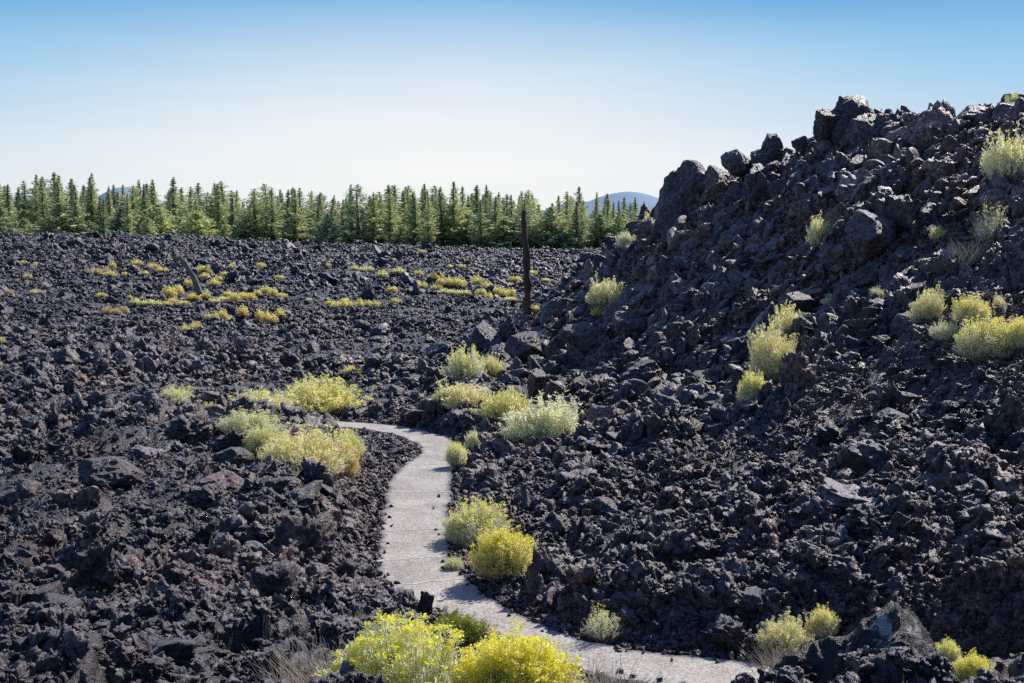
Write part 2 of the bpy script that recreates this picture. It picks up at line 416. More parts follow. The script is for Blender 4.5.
def empty(name, loc, rz=0):
    o = bpy.data.objects.new(name, None); COL.objects.link(o); o.empty_display_size = .2
    o.location = loc; o.rotation_euler = (0, 0, rz); return o

# ------------------------------------------------------------------ ground
aa = np.r_[np.linspace(-1.0, -.46, 70, endpoint=False), np.linspace(-.46, .46, 1250), np.linspace(.46, 1.0, 71)[1:]]
vv = np.r_[np.exp(np.linspace(math.log(2.5), math.log(9), 160, endpoint=False)), np.exp(np.linspace(math.log(9), math.log(110), 900, endpoint=False)),
           np.exp(np.linspace(math.log(110), math.log(420), 330, endpoint=False)), np.exp(np.linspace(math.log(420), math.log(30000), 60))]
A, Vd = np.meshgrid(aa, vv)
X = (A * Vd).ravel(); Y = Vd.ravel()
PD = path_dist(X, Y)
Z = ground_z(X, Y, PD)
nr, ncol = A.shape
# sideways push gives overhangs and ragged edges
k = (.10 * smooth(.3, 1.2, PD) * (Y < 60))
X2 = X + k * (vnoise2(X * 4.1, Y * 4.1, 91) - .5) * 2; Y2 = Y + k * (vnoise2(X * 4.1, Y * 4.1, 92) - .5) * 2
idx = np.arange(nr * ncol).reshape(nr, ncol)
faces = np.stack([idx[:-1, :-1], idx[:-1, 1:], idx[1:, 1:], idx[1:, :-1]], -1).reshape(-1, 4)
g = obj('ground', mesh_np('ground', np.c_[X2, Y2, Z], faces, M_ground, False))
tag(g, 'rough black lava field and slope', kind='structure')

# ------------------------------------------------------------------ path
def ribbon(Lq, Rq, z, thick, n_across=10):
    t = np.linspace(0, 1, n_across)
    P = Lq[:, None, :] * (1 - t[None, :, None]) + Rq[:, None, :] * t[None, :, None]
    P[..., 2] = z
    r, c = P.shape[:2]; V = P.reshape(-1, 3)
    ii = np.arange(r * c).reshape(r, c)
    f = [np.stack([ii[:-1, :-1], ii[:-1, 1:], ii[1:, 1:], ii[1:, :-1]], -1).reshape(-1, 4)]
    for side in (0, c - 1):
        base_i = len(V); low = P[:, side].copy(); low[:, 2] -= thick
        V = np.r_[V, low]; jj = np.arange(base_i, base_i + r)
        f.append(np.stack([ii[:-1, side], ii[1:, side], jj[1:], jj[:-1]], -1))
    return V, np.concatenate(f)
def wob(P, seed, a=.05, q=1.3):
    P = P.copy(); s = np.r_[0, np.cumsum(np.linalg.norm(np.diff(P, axis=0), axis=1))]
    P[:, 0] += a * (fbm2(s * q, s * 0, seed, 3) - .5) * 2; P[:, 1] += a * (fbm2(s * q + 50, s * 0, seed, 3) - .5) * 2
    return P
L2 = wob(wob(catmull(Lp, 24), 1, .10), 5, .07, 7); R2 = wob(wob(catmull(Rp, 24), 2, .10), 6, .07, 7)
V_, f_ = ribbon(L2, R2, PZ, .12)
V_[:, 2] += np.where(V_[:, 2] > PZ - .01, (fbm2(V_[:, 0] * 1.5, V_[:, 1] * 1.5, 8, 2) - .5) * .03, 0)
path = obj('path', mesh_np('path', V_, f_, M_path)); tag(path, 'pale paved footpath winding through the black lava', kind='structure')
for py in (464, 475, 491.5, 530, 559, 582):
    # nearest station whose centre projects there
    yc = (L2 + R2) / 2
    target = PZ / ray(415, py)[1]
    cand = [i for i in range(len(yc)) if 24 < yc[i][1] < 42 and -6 < yc[i][0] < -1]
    i = min(cand, key=lambda q: abs(yc[q][1] - target))
    l, r_ = L2[i], R2[i]; dirv = (r_ - l) / np.linalg.norm(r_ - l); nrm = np.array([-dirv[1], dirv[0], 0])
    n = 16; t = np.linspace(.03, .97, n)[:, None]
    mid = l * (1 - t) + r_ * t; mid[:, 1] += .03 * np.sin(np.arange(n) * 1.3 + py)
    a_, b_ = mid - nrm * .05, mid + nrm * .05
    V_, f_ = ribbon(a_, b_, PZ, .004, 5)
    V_[:, 2] += (fbm2(V_[:, 0] * 1.5, V_[:, 1] * 1.5, 8, 2) - .5) * .03 + .005
    obj('joint', mesh_np('joint', V_, f_, M_joint), path)

# ------------------------------------------------------------------ rock shapes
import bmesh
def ico(sub):
    bm = bmesh.new(); bmesh.ops.create_icosphere(bm, subdivisions=sub, radius=1)
    v = np.array([q.co[:] for q in bm.verts]); f = np.array([[q.index for q in fc.verts] for fc in bm.faces]); bm.free()
    return v / np.linalg.norm(v, axis=1)[:, None], f
ICO = {s: ico(s) for s in (3, 4, 5, 6)}
def rock(kind, seed, sub=4):
    r = np.random.default_rng(seed); D, f = ICO[sub]
    def polyh(D, npl, lo, hi):
        N = r.normal(size=(npl, 3)); N /= np.linalg.norm(N, axis=1)[:, None]; off = r.uniform(lo, hi, npl)
        dots = np.maximum(D @ N.T, 1e-3)
        return np.minimum((off / dots).min(1), 1.5)
    if kind == 'block':
        rad = polyh(D, 13, .5, .95)
        P = D * rad[:, None]
        e = vnoise3(P * 2.2 + seed, seed) - .5; e2 = np.abs(vnoise3(P * 6 + seed, seed + 1) - .5) * 2; e3 = vnoise3(P * 15, seed + 2) - .5
        P = P + D * (.13 * e - .09 * e2 + .035 * e3)[:, None]
        P *= np.array([1, r.uniform(.65, .95), r.uniform(.6, .9)])
    elif kind == 'clinker':
        rad = polyh(D, 13, .5, .95)
        P = D * rad[:, None]
        e = vnoise3(P * 1.8 + seed, seed) - .5; e2 = np.abs(vnoise3(P * 4.2 + seed, seed + 1) - .5) * 2; e3 = np.abs(vnoise3(P * 10, seed + 2) - .5) * 2; e4 = vnoise3(P * 24, seed + 3) - .5
        P = P + D * (.6 * e - .36 * e2 - .18 * e3 + .07 * e4)[:, None]
        P *= np.array([1, r.uniform(.7, 1), r.uniform(.6, .95)])
    elif kind == 'slab':
        rad = polyh(D, 12, .6, .95); P = D * rad[:, None]
        P[:, 2] = np.clip(P[:, 2], -.32, .2 + .10 * P[:, 0] + .22 * vnoise3(P * 3.1, seed + 5))
        e = vnoise3(P * 2.5 + seed, seed) - .5; e2 = np.abs(vnoise3(P * 5 + seed, seed + 1) - .5); e3 = vnoise3(P * 12, seed + 2) - .5
        P = P + D * (.34 * e - .2 * e2 + .08 * e3)[:, None]
        P[:, 2] *= .8
    elif kind == 'spire':
        rad = polyh(D, 12, .5, .8); P = D * rad[:, None]
        t = np.clip((P[:, 2] + .6) / 1.5, 0, 1)
        P[:, 2] = P[:, 2] * 1.5
        taper = 1.15 - .85 * t; P[:, 0] = P[:, 0] * taper + .18 * t; P[:, 1] *= taper
        e = vnoise3(P * 2.0 + seed, seed) - .5; e2 = np.abs(vnoise3(P * 5 + seed, seed + 1) - .5) * 2; e3 = vnoise3(P * 14, seed + 2) - .5
        P = P + D * (.34 * e - .16 * e2 + .06 * e3)[:, None]
    elif kind == 'peak':
        k_ = 7; az = np.arange(k_) * 6.283 / k_ + r.normal(0, .25, k_); up = r.uniform(.22, .62, k_)
        N = np.c_[np.cos(az) * np.sqrt(1 - up ** 2), np.sin(az) * np.sqrt(1 - up ** 2), up]; off = r.uniform(.36, .52, k_)
        N = np.r_[N, [[0, 0, -1]]]; off = np.r_[off, .5]
        rad = np.minimum((off / np.maximum(D @ N.T, 1e-3)).min(1), 1.6); P = D * rad[:, None]
        e = vnoise3(P * 2.4 + seed, seed) - .5; e2 = np.abs(vnoise3(P * 6 + seed, seed + 1) - .5) * 2; e3 = np.abs(vnoise3(P * 14, seed + 2) - .5) * 2; e4 = vnoise3(P * 30, seed + 3) - .5
        P = P + D * (.26 * e - .13 * e2 - .05 * e3 + .03 * e4)[:, None]
    P = P - (P.max(0) + P.min(0)) / 2
    P /= (P[:, 0].max() - P[:, 0].min())        # width 1 m, centred
    return P, f

def crag(sd, apex=.0):
    r = np.random.default_rng(sd); D, f = ICO[5]
    N_ = np.array([(-.66, -.2, .60), (.80, -.25, .48), (.1, -.93, .35), (-.75, -.62, .1), (.55, -.8, .15), (-.1, .9, .4), (-.95, .2, .2), (.9, .4, .1), (-.2, -.5, .85), (0, 0, -1), (.3, .1, .95)])
    N_ = N_ + r.normal(0, .10, N_.shape); N_ /= np.linalg.norm(N_, axis=1)[:, None]
    off_ = np.array([.50 + apex, .50, .44, .55, .56, .5, .66, .58, .60, .45, .72]) * r.uniform(.92, 1.08, 11)
    P = D * np.minimum((off_ / np.maximum(D @ N_.T, 1e-3)).min(1), 1.3)[:, None]
    P = P + D * (.22 * (vnoise3(P * 2.6 + sd, 2) - .5) - .16 * np.abs(vnoise3(P * 5 + sd, 3) - .5) - .09 * np.abs(vnoise3(P * 11, 5) - .5) - .04 * np.abs(vnoise3(P * 24, 6) - .5))[:, None]
    P = P - (P.max(0) + P.min(0)) / 2
    return P / (P[:, 0].max() - P[:, 0].min()), f
RV = {'crag': [mesh_np('lava_crag', *crag(q), M_boulder, False) for q in (3, 14, 25, 36)], 'block': [], 'clinker': [], 'slab': [], 'spire': [], 'peak': []}
for kind, n, sub in (('block', 6, 5), ('clinker', 8, 5), ('slab', 3, 5), ('spire', 4, 5), ('peak', 6, 5)):
    for i in range(n):
        P, f = rock(kind, 100 + i * 7 + len(kind), sub)
        RV[kind].append(mesh_np('lava_' + kind, P, f, M_boulder, False))

# ------------------------------------------------------------------ shrub list first, so that rocks keep clear of them
SH = [  # px, base py, width px, height px, look, label, distance override
 (392, 742, 156, 130, 'tips', 'large pale rabbitbrush with bright yellow crown at the bottom edge of the picture', 12.0),
 (512, 748, 124, 122, 'bloom', 'big rabbitbrush covered in bright yellow flowers, right of the large pale one at the bottom', 12.0),
 (457, 644, 54, 34, 'leafy', 'low dark green leafy shrub behind the two big yellow bushes beside the path bend', 16.5),
 (474, 550, 64, 50, 'tips', 'pale yellow-topped bush on the right edge of the path, upper of the middle pair', None),
 (500, 580, 66, 54, 'bloom', 'round yellow flowering bush on the right edge of the path, lower of the middle pair', None),
 (453, 572, 17, 14, 'sage', 'tiny pale tuft on the path edge left of the round yellow bush', None),
 (604, 640, 38, 36, 'sparse', 'sparse small bush on the rubble above the lower path', None),
 (785, 652, 50, 32, 'sage', 'sprawling pale bush at the upper left of the lichened foreground boulder', None),
 (822, 642, 34, 32, 'tips', 'small yellow-tipped bush just behind the lichened foreground boulder', None),
 (948, 668, 28, 30, 'bloom', 'narrow yellow bush at the right foot of the lichened foreground boulder', 15.0),
 (968, 690, 44, 38, 'bloom', 'bright yellow bush lowest on the right side of the picture', 14.0),
 (466, 386, 34, 36, 'bloom', 'upright yellow bush below the boulders near the dead pole', None),
 (492, 380, 22, 22, 'sage', 'small pale bush touching a dark boulder below the dead pole', None),
 (462, 414, 52, 27, 'sage', 'wide low pale green bush above the far bend of the path', None),
 (506, 424, 44, 32, 'green', 'yellow-green bush between two pale ones above the far bend', None),
 (544, 447, 76, 44, 'sage', 'large pale bush with dry twigs at the foot of the slope', None),
 (457, 469, 28, 24, 'tips', 'small yellow bush at the right edge of the path bend', None),
 (476, 452, 19, 18, 'sage', 'tiny pale bush behind the one at the path bend', None),
 (175, 408, 28, 18, 'bloom', 'isolated yellow bush farthest left of the midground cluster', None),
 (208, 420, 26, 13, 'orange', 'low orange-tinged bush left of the midground cluster', None),
 (265, 420, 54, 28, 'tips', 'yellowish mound at the upper left of the midground cluster', None),
 (322, 416, 76, 36, 'green', 'big olive-yellow mound at the top of the midground cluster', None),
 (248, 440, 54, 26, 'sage', 'pale grey-green bush at the left of the midground cluster', None),
 (262, 460, 36, 34, 'green', 'yellow-green bush in the middle of the midground cluster', None),
 (302, 480, 80, 50, 'sage', 'large rounded pale bush at the lower centre of the midground cluster', None),
 (344, 482, 32, 40, 'orange', 'golden bush at the lower right of the midground cluster', None),
 (318, 488, 16, 20, 'green', 'small green sprout in front of the large rounded pale bush', None),
 (352, 462, 30, 30, 'tips', 'yellow bush right of the large rounded pale bush', None),
 (607, 310, 34, 27, 'sage', 'pale rounded bush on the rocks right of the dead pole', None),
 (628, 252, 21, 18, 'sage', 'small pale bush on the left end of the ridge', None),
 (650, 229, 12, 14, 'sage', 'tiny pale bush under the leftmost ridge boulder', None),
 (821, 251, 26, 29, 'tips', 'small pale-yellow bush alone high on the slope', None),
 (937, 246, 15, 14, 'green', 'tiny green bush high on the slope at the right', None),
 (990, 246, 36, 38, 'dry', 'half-dry leaning bush with pale twigs high at the right', None),
 (1010, 192, 46, 50, 'tips', 'pale yellow bush highest at the right edge', None),
 (788, 354, 38, 46, 'tips', 'yellow-topped bush at the top of the steep pair on the slope', None),
 (776, 384, 44, 54, 'sage', 'pale bush directly below the yellow-topped one on the slope', None),
 (752, 412, 30, 38, 'tips', 'sparse yellowish bush at the bottom of the steep group on the slope', None),
 (838, 310, 32, 13, 'tips', 'flat little bush between boulders in the middle of the slope', None),
 (878, 304, 14, 12, 'sage', 'tiny greyish tuft in the middle of the slope', None),
 (928, 328, 34, 34, 'sage', 'pale bush at the left of the right-hand group on the slope', None),
 (945, 346, 28, 20, 'sage', 'small pale bush at the bottom left of the right-hand group', None),
 (974, 330, 38, 32, 'tips', 'yellow-tipped bush at the top of the right-hand group', None),
 (999, 318, 15, 18, 'sage', 'small pale bush at the upper right of the right-hand group', None),
 (988, 362, 60, 44, 'tips', 'large yellow-green bush at the bottom right of the right-hand group', None),
 (1022, 352, 40, 34, 'bloom', 'yellow bush cut by the right edge beside the large yellow-green one', None),
 (1014, 112, 15, 16, 'green', 'tiny green sprig on the ridge top at the far right', None),
 (368, 405, 11, 7, 'sage', 'tiny pale tuft beyond the far end of the path', None),
 (352, 376, 22, 7, 'bloom', 'flat yellow tuft on the black field above the midground cluster', None),
 (598, 318, 12, 9, 'bloom', 'tiny yellow tuft at the foot of the rounded pale bush near the pole', None),
]
FAR = [(24,270,10,6),(36,271,8,5),(27,283,9,6),(97,278,26,8),(113,272,8,7),(84,269,7,5),(74,272,9,5),(110,281,12,6),(137,269,13,5),(157,273,18,6),(145,279,9,5),(125,280,6,4),(34,299,8,5),
 (46,300,14,5),(9,299,9,5),(101,302,12,5),(116,320,26,8),(147,311,30,9),(130,304,6,4),(174,300,18,14),(178,309,20,8),(167,311,10,6),(188,290,10,7),(203,277,15,8),(205,283,10,6),(214,291,14,8),
 (219,285,10,5),(225,281,10,5),(232,273,7,6),(261,271,9,5),(280,283,10,4),(198,303,19,8),(219,306,18,7),(239,304,30,10),(270,301,32,8),(243,322,12,11),(219,328,28,12),(270,327,28,13),(190,337,20,9),
 (338,311,24,7),(328,271,6,4),(309,306,7,4),(2,350,6,7),(356,312,48,10),(393,296,12,6),(362,275,22,6),(383,282,12,9),(399,278,15,7),(419,279,9,5),(420,293,14,8),(396,308,12,5),(436,283,16,6),(451,287,26,8),
 (436,294,12,5),(456,299,30,7),(482,292,18,9),(497,302,38,9),(510,306,16,5),(516,286,14,6),(533,279,8,5),(546,286,9,4),(450,272,6,4),(462,272,8,4),(422,256,8,3),(535,317,10,6)]
shp = []      # resolved: x, y, radius
def resolve(px, py, w, d=None):
    Yd = d or hit(px, py)
    if Yd is None: Yd = 60.
    a, b = ray(px, py)
    return float(a) * Yd, Yd, w * Yd / F
SHR = []
for s in SH:
    x, y, w = resolve(s[0], s[1], s[2], s[6]); SHR.append((x, y, w, s[3] * y / F)); shp.append((x, y, w / 2))
FARR = []
for s in FAR:
    x, y, w = resolve(s[0], s[1], s[2]); FARR.append((x, y, w, s[3] * y / F))
shp = np.array(shp)

# ------------------------------------------------------------------ boulders
n_b = 0
placed = []
def put_boulder(kind, vi, x, y, w, hz=None, rz=0., tilt=(0, 0), sink=.25, label=None, group=None, mat=None, z=None, wy=None):
    me = RV[kind][vi % len(RV[kind])]
    if mat is not None:
        key = me.name + mat.name
        if key not in mcache:
            c = me.copy(); c.materials.clear(); c.materials.append(mat); mcache[key] = c
        me = mcache[key]
    o = obj('lava_boulder', me)
    hh = me_h[me.name] if me.name in me_h else None
    if hh is None:
        co = np.zeros(len(me.vertices) * 3, np.float32); me.vertices.foreach_get('co', co); co = co.reshape(-1, 3)
        hh = float(co[:, 2].max() - co[:, 2].min()); me_h[me.name] = hh
    sz = w if hz is None else hz / hh
    o.scale = (w, wy or w, sz)
    zz = float(smooth_ground(x, y)[0]) if z is None else z
    o.location = (x, y, zz + sz * hh * (.5 - sink))
    o.rotation_euler = (tilt[0], tilt[1], rz)
    tag(o, label, 'boulder', group)
    placed.append((x, y, w / 2))
    return o
mcache = {}; me_h = {}
NB = [  # px, base py, w px, h px, kind, variant, material, label
 (688, 238, 76, 76, 'crag', 0, None, 'tall dark boulder at the left end of the ridge, standing well above its neighbours', 60.5, .15),
 (722, 208, 40, 42, 'block', 1, None, 'dark boulder leaning on the tall one at the left end of the ridge', 60, .6),
 (743, 180, 34, 30, 'block', 2, None, 'squat block on the skyline, left of the stubby crag', 58, 1.2),
 (775, 174, 48, 40, 'crag', 3, None, 'dark stubby crag on the skyline between the squat block and the highest tip', 57, .1),
 (800, 152, 20, 16, 'block', 4, None, 'small loose block on the skyline left of the pointed crag', 55, .3),
 (830, 162, 54, 52, 'block', 5, None, 'massive shoulder of rock left of the highest point of the ridge', 53.5, .9),
 (852, 162, 62, 66, 'crag', 1, None, 'pointed crag forming the highest tip of the ridge', 53.3, 6.2),
 (874, 168, 50, 54, 'block', 4, None, 'leaning blocky crag just right of the highest tip', 52, 1.9),
 (890, 140, 28, 26, 'block', 0, None, 'low block in the gap between the crag and the reddish rock', 51.8, 3.),
 (908, 140, 34, 28, 'peak', 3, None, 'small sharp tooth of rock left of the reddish rock', 51.5, .5),
 (945, 186, 80, 84, 'crag', 2, M_red, 'big reddish brown rock face on the ridge at the right', 48.3, .25),
 (914, 184, 46, 56, 'block', 2, M_red, 'dark reddish block leaning on the left of the big reddish rock', 48.8, 1.1),
 (985, 134, 54, 30, 'block', 1, None, 'long grey hump on the skyline right of the reddish rock', 48.5, .0),
 (1012, 126, 40, 24, 'block', 4, None, 'grey hump on the skyline at the right edge', 47.5, 1.),
 (1045, 122, 40, 30, 'block', 3, None, 'dark hump on the skyline past the right edge', 46.5, 2.),
 (646, 232, 22, 30, 'spire', 1, None, 'narrow dark rock at the lowest left end of the ridge crest', 69, .7),
 (662, 224, 24, 26, 'block', 5, None, 'small dark block between the narrow rock and the tall ridge boulder', 66, 2.4),
 (614, 258, 20, 20, 'block', 3, None, 'small dark boulder on the left flank where the ridge drops to the field', None, .4),
 (604, 274, 24, 20, 'block', 1, None, 'dark boulder low on the left flank of the ridge', None, 1.4),
 (486, 352, 34, 30, 'block', 2, None, 'dark boulder at the foot of the dead pole, left of the angular one', None, .4),
 (510, 344, 32, 28, 'peak', 2, None, 'pointed dark boulder right under the dead pole', None, 2.4),
 (498, 364, 26, 18, 'block', 4, None, 'small block below the pointed boulder under the dead pole', None, 1.1),
 (528, 364, 40, 30, 'block', 4, None, 'angular boulder in front of the dead pole', None, 1.7),
 (440, 364, 30, 20, 'block', 0, None, 'dark boulder standing on the field left of the pole rocks', None, 2.2),
 (412, 372, 24, 15, 'block', 3, None, 'low dark boulder, leftmost of the row near the pole', None, .2),
 (398, 400, 22, 14, 'block', 1, None, 'low dark boulder above the far bend of the path', None, .9),
 (537, 404, 34, 34, 'block', 5, None, 'dark squarish boulder behind the yellow-green bush at the foot of the slope', None, 1.2),
 (605, 436, 34, 28, 'block', 0, M_red, 'brownish boulder right of the large pale bush at the foot of the slope', None, 2.8),
 (560, 362, 34, 28, 'block', 3, None, 'dark boulder right of the dead pole, beside the angular one', None, 1.),
 (592, 352, 40, 28, 'block', 2, None, 'grey-topped boulder between the dead pole and the slope', None, 2.),
 (640, 396, 44, 34, 'block', 4, None, 'large block low on the blocky slope', None, .5),
 (668, 420, 36, 26, 'block', 1, None, 'wide block on the lower blocky slope', None, 1.5),
 (692, 296, 40, 14, 'slab', 0, M_pale, 'pale flat slab lying high on the blocky slope', None, .3),
 (800, 330, 48, 36, 'block', 5, None, 'dark outcrop in the middle of the slope beside the yellow-topped bush', None, .9),
 (800, 400, 34, 46, 'clinker', 1, M_red, 'brown upright clinker right of the steep bushes', None, .2),
 (880, 262, 60, 46, 'block', 1, None, 'long tilted outcrop high on the slope', None, .6),
 (905, 236, 54, 34, 'slab', 1, None, 'slanting rock shelf below the reddish rock', None, 2.9),
 (870, 214, 30, 24, 'block', 0, None, 'dark block below the highest crag', None, 1.9),
 (862, 196, 28, 18, 'slab', 2, M_pale, 'light grey tilted slab under the highest crag', None, .7),
 (808, 312, 40, 20, 'block', 3, M_red, 'tan-topped block in the upper middle of the slope', None, 1.8),
 (856, 506, 50, 16, 'slab', 2, M_pale, 'pale narrow slab in the middle of the lower slope', None, .5),
 (876, 478, 44, 38, 'block', 2, None, 'dark upright block in the middle of the lower slope', None, 2.2),
 (876, 540, 52, 34, 'clinker', 3, None, 'broad lumpy boulder below the pale narrow slab', None, .3),
 (1008, 494, 42, 20, 'slab', 0, M_pale, 'pale flat slab at the right edge of the lower slope', None, 1.),
 (1004, 440, 44, 44, 'clinker', 5, None, 'dark crag at the right edge below the big yellow-green bush', None, .4),
 (944, 470, 34, 26, 'block', 4, None, 'dark block between the crag and the upright block', None, 2.6),
 (548, 584, 44, 34, 'clinker', 2, None, 'rounded dark boulder right of the round yellow bush by the path', None, .4),
 (582, 548, 36, 30, 'slab', 1, None, 'long slab tilted on edge above the path', None, 2.4),
 (600, 458, 40, 20, 'clinker', 4, None, 'lumpy dark boulder below the large pale bush', None, 1.1),
 (300, 562, 74, 50, 'clinker', 0, None, 'massive dark lump left of the path, nearest the path bend', None, .7),
 (296, 520, 60, 34, 'clinker', 6, None, 'dark crag above the massive lump left of the path', None, 2.),
 (205, 560, 66, 42, 'clinker', 7, None, 'jagged boulder in the centre of the left rubble', None, 1.3),
 (110, 492, 60, 34, 'block', 3, None, 'dark flat-topped block in the left rubble', None, .2),
 (60, 640, 52, 44, 'block', 1, None, 'smooth-faced squarish boulder at the lower left', None, .9),
 (88, 588, 60, 46, 'clinker', 2, None, 'dark jagged boulder above the squarish one at the lower left', None, 2.9),
 (228, 454, 44, 26, 'clinker', 5, None, 'dark crag directly left of the midground bushes', None, .1),
 (190, 442, 40, 30, 'clinker', 3, None, 'dark lump left of the crag beside the midground bushes', None, 1.),
 (150, 462, 44, 12, 'slab', 0, M_pale, 'flat pale slab in the upper left rubble', None, 1.7),
 (22, 470, 40, 30, 'clinker', 4, None, 'dark boulder at the left edge of the upper rubble', None, 2.),
 (270, 612, 70, 46, 'clinker', 1, None, 'broad dark mound of clinker below the massive lump', None, 2.6),
 (150, 680, 110, 46, 'clinker', 6, None, 'wide low lava hump at the bottom left', None, .5),
 (30, 696, 100, 60, 'clinker', 0, None, 'rough lava hump in the bottom left corner', None, 1.8),
 (285, 668, 54, 52, 'clinker', 3, None, 'upright boulder left of the large pale foreground bush', None, .8),
 (640, 700, 44, 26, 'clinker', 7, None, 'dark rock right of the bright yellow foreground bush, at the bottom edge', 14.5, .3),
 (690, 704, 50, 28, 'clinker', 2, None, 'low dark rock at the bottom edge left of the lichened boulder', 14.5, 1.9),
 (388, 262, 16, 16, 'block', 0, None, 'dark lump on the far crest of the lava field', 262, .2),
 (405, 262, 20, 15, 'block', 3, None, 'second dark lump on the far crest right beside the first', 262, 1.2),
 (135, 250, 22, 13, 'block', 4, None, 'dark hump on the left crest of the field', 252, 1.),
 (92, 248, 18, 12, 'block', 2, None, 'dark hump near the left end of the far crest', 252, 2.),
]
for (px, py, w, h, kind, vi, mat, lab, d, rz) in NB:
    x, y, wm = resolve(px, py, w, d)
    hm = h * y / F * 1.12
    z = None
    if d is not None and d > 40: z = float(ray(px, py)[1]) * y
    rd = d is not None and d > 40
    put_boulder(kind, vi, x, y + .2 * wm, wm * (1.0 if rd else 1.12), hm * (.92 if rd else 1.1), rz, (0, 0) if kind != 'slab' else (.12, .1), .0 if rd else .16, lab, None, mat, z)

# the two special foreground rocks have meshes of their own
D, f = ICO[6]
N_ = np.array([(-.62, -.25, .72), (.80, -.30, .48), (.1, -.93, .35), (-.75, -.62, .1), (.55, -.8, .15), (-.1, .9, .4), (-.95, .2, .2), (.9, .4, .1), (-.2, -.5, .85), (0, 0, -1)])
N_ /= np.linalg.norm(N_, axis=1)[:, None]; off_ = np.array([.42, .46, .44, .55, .56, .5, .66, .58, .56, .4])
P = D * np.minimum((off_ / np.maximum(D @ N_.T, 1e-3)).min(1), 1.4)[:, None]
P = P + D * (.20 * (vnoise3(P * 2.6 + 3, 2) - .5) - .14 * np.abs(vnoise3(P * 5, 3) - .5) - .09 * np.abs(vnoise3(P * 11, 5) - .5) - .05 * np.abs(vnoise3(P * 24, 6) - .5) + .02 * (vnoise3(P * 50, 7) - .5))[:, None]
P = P - (P.max(0) + P.min(0)) / 2; P /= (P[:, 0].max() - P[:, 0].min()); P[:, 2] /= P[:, 2].max() - P[:, 2].min()
fb = obj('lava_boulder', mesh_np('foreground_boulder', P * np.array([2.25, 1.4, 1.32]), f, M_lichen, False))
x, y, _ = resolve(868, 720, 10, 12.0); fb.location = (x, y, ray(862, 720)[1] * y + .36); fb.rotation_euler = (0, .02, .1)
tag(fb, 'largest foreground boulder with white lichen patches at the bottom right', 'boulder'); placed.append((x, y, .8))
P, f = rock('clinker', 951, 5); P[:, 2] /= (P[:, 2].max() - P[:, 2].min())
fb2 = obj('lava_boulder', mesh_np('shoulder_boulder', P * np.array([.95, .8, .75]), f, M_lichen))
x, y, _ = resolve(812, 715, 10, 12.1); fb2.location = (x, y, ray(812, 715)[1] * y + .2); fb2.rotation_euler = (0, 0, .7)
tag(fb2, 'low lichened boulder against the left side of the largest foreground boulder', 'boulder'); placed.append((x, y, .45))
P, f = rock('clinker', 333, 5); P[:, 2] /= (P[:, 2].max() - P[:, 2].min())
sr = obj('standing_rock', mesh_np('standing_rock', P * np.array([.26, .24, .55]), f, M_boulder))
x, y, _ = resolve(427, 620, 10, 20.5); sr.location = (x, y, ray(427, 620)[1] * y + .17); sr.rotation_euler = (0, .08, .6)
tag(sr, 'small upright dark rock on the near edge of the path bend', 'rock')

# repeats: the larger loose blocks
def free(x, y, r):
    pd = path_dist(np.array([x]), np.array([y]))[0]
    if pd < r + .12 or (wide(np.array([x]), np.array([y]))[0] > .2 and pd < 3): return False
    if ((shp[:, 0] - x) ** 2 + (shp[:, 1] - y) ** 2 < (shp[:, 2] * .8 + r) ** 2).any(): return False
    return True
regions = [  # (x0,x1,y0,y1,count,size lo,hi,kinds,label,group)
 (540, 760, 270, 440, 85, 15, 34, ('block', 'block', 'slab'), 'angular dark block lying in the blocky slope right of the dead pole', 'blocks on the blocky slope'),
 (740, 1040, 180, 400, 46, 16, 34, ('block', 'clinker'), 'dark lava block lying on the upper slope under the ridge', 'blocks on the upper slope'),
 (560, 1040, 400, 660, 44, 20, 46, ('clinker', 'clinker', 'block'), 'rough dark boulder lying in the rubble of the lower slope', 'boulders on the lower slope'),
 (-20, 380, 430, 690, 46, 22, 52, ('clinker', 'clinker', 'clinker', 'block'), 'jagged dark boulder lying in the rubble left of the path', 'boulders left of the path'),
]
got = 0
for (x0, x1, y0, y1, cnt, lo, hi, kinds, lab, grp) in regions:
    k = 0; tries = 0
    while k < cnt and tries < cnt * 12:
        tries += 1
        px = random.uniform(x0, x1); py = random.uniform(y0, y1)
        Yd = hit(px, py)
        if Yd is None or Yd > 110: continue
        a, _ = ray(px, py); x = float(a) * Yd
        w = lo + (hi - lo) * random.random() ** 2.2
        wm = w * Yd / F
        if not free(x, Yd, wm * .45): continue
        if any((q[0] - x) ** 2 + (q[1] - Yd) ** 2 < (.75 * (q[2] + wm / 2)) ** 2 for q in placed): continue
        kd = random.choice(kinds)
        m_ = None
        r = random.random()
        if r < .07: m_ = M_red
        elif r < .10 and kd != 'clinker': m_ = M_pale
        put_boulder(kd, random.randrange(8), x, Yd, wm * 1.15, wm * random.uniform(.55, .95) * (.4 if kd == 'slab' else 1), random.uniform(0, 6.28), (random.uniform(-.4, .4), random.uniform(-.4, .4)), .3, lab, grp, m_)
        k += 1
    got += k

# ------------------------------------------------------------------ rubble: countless stones, one object
src = bpy.data.collections.new('rubble_sources')
for i in range(7):
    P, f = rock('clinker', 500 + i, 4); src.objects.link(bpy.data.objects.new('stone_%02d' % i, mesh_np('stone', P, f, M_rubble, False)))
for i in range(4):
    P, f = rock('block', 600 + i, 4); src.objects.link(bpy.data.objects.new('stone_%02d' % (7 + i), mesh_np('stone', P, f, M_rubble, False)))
NC = 12
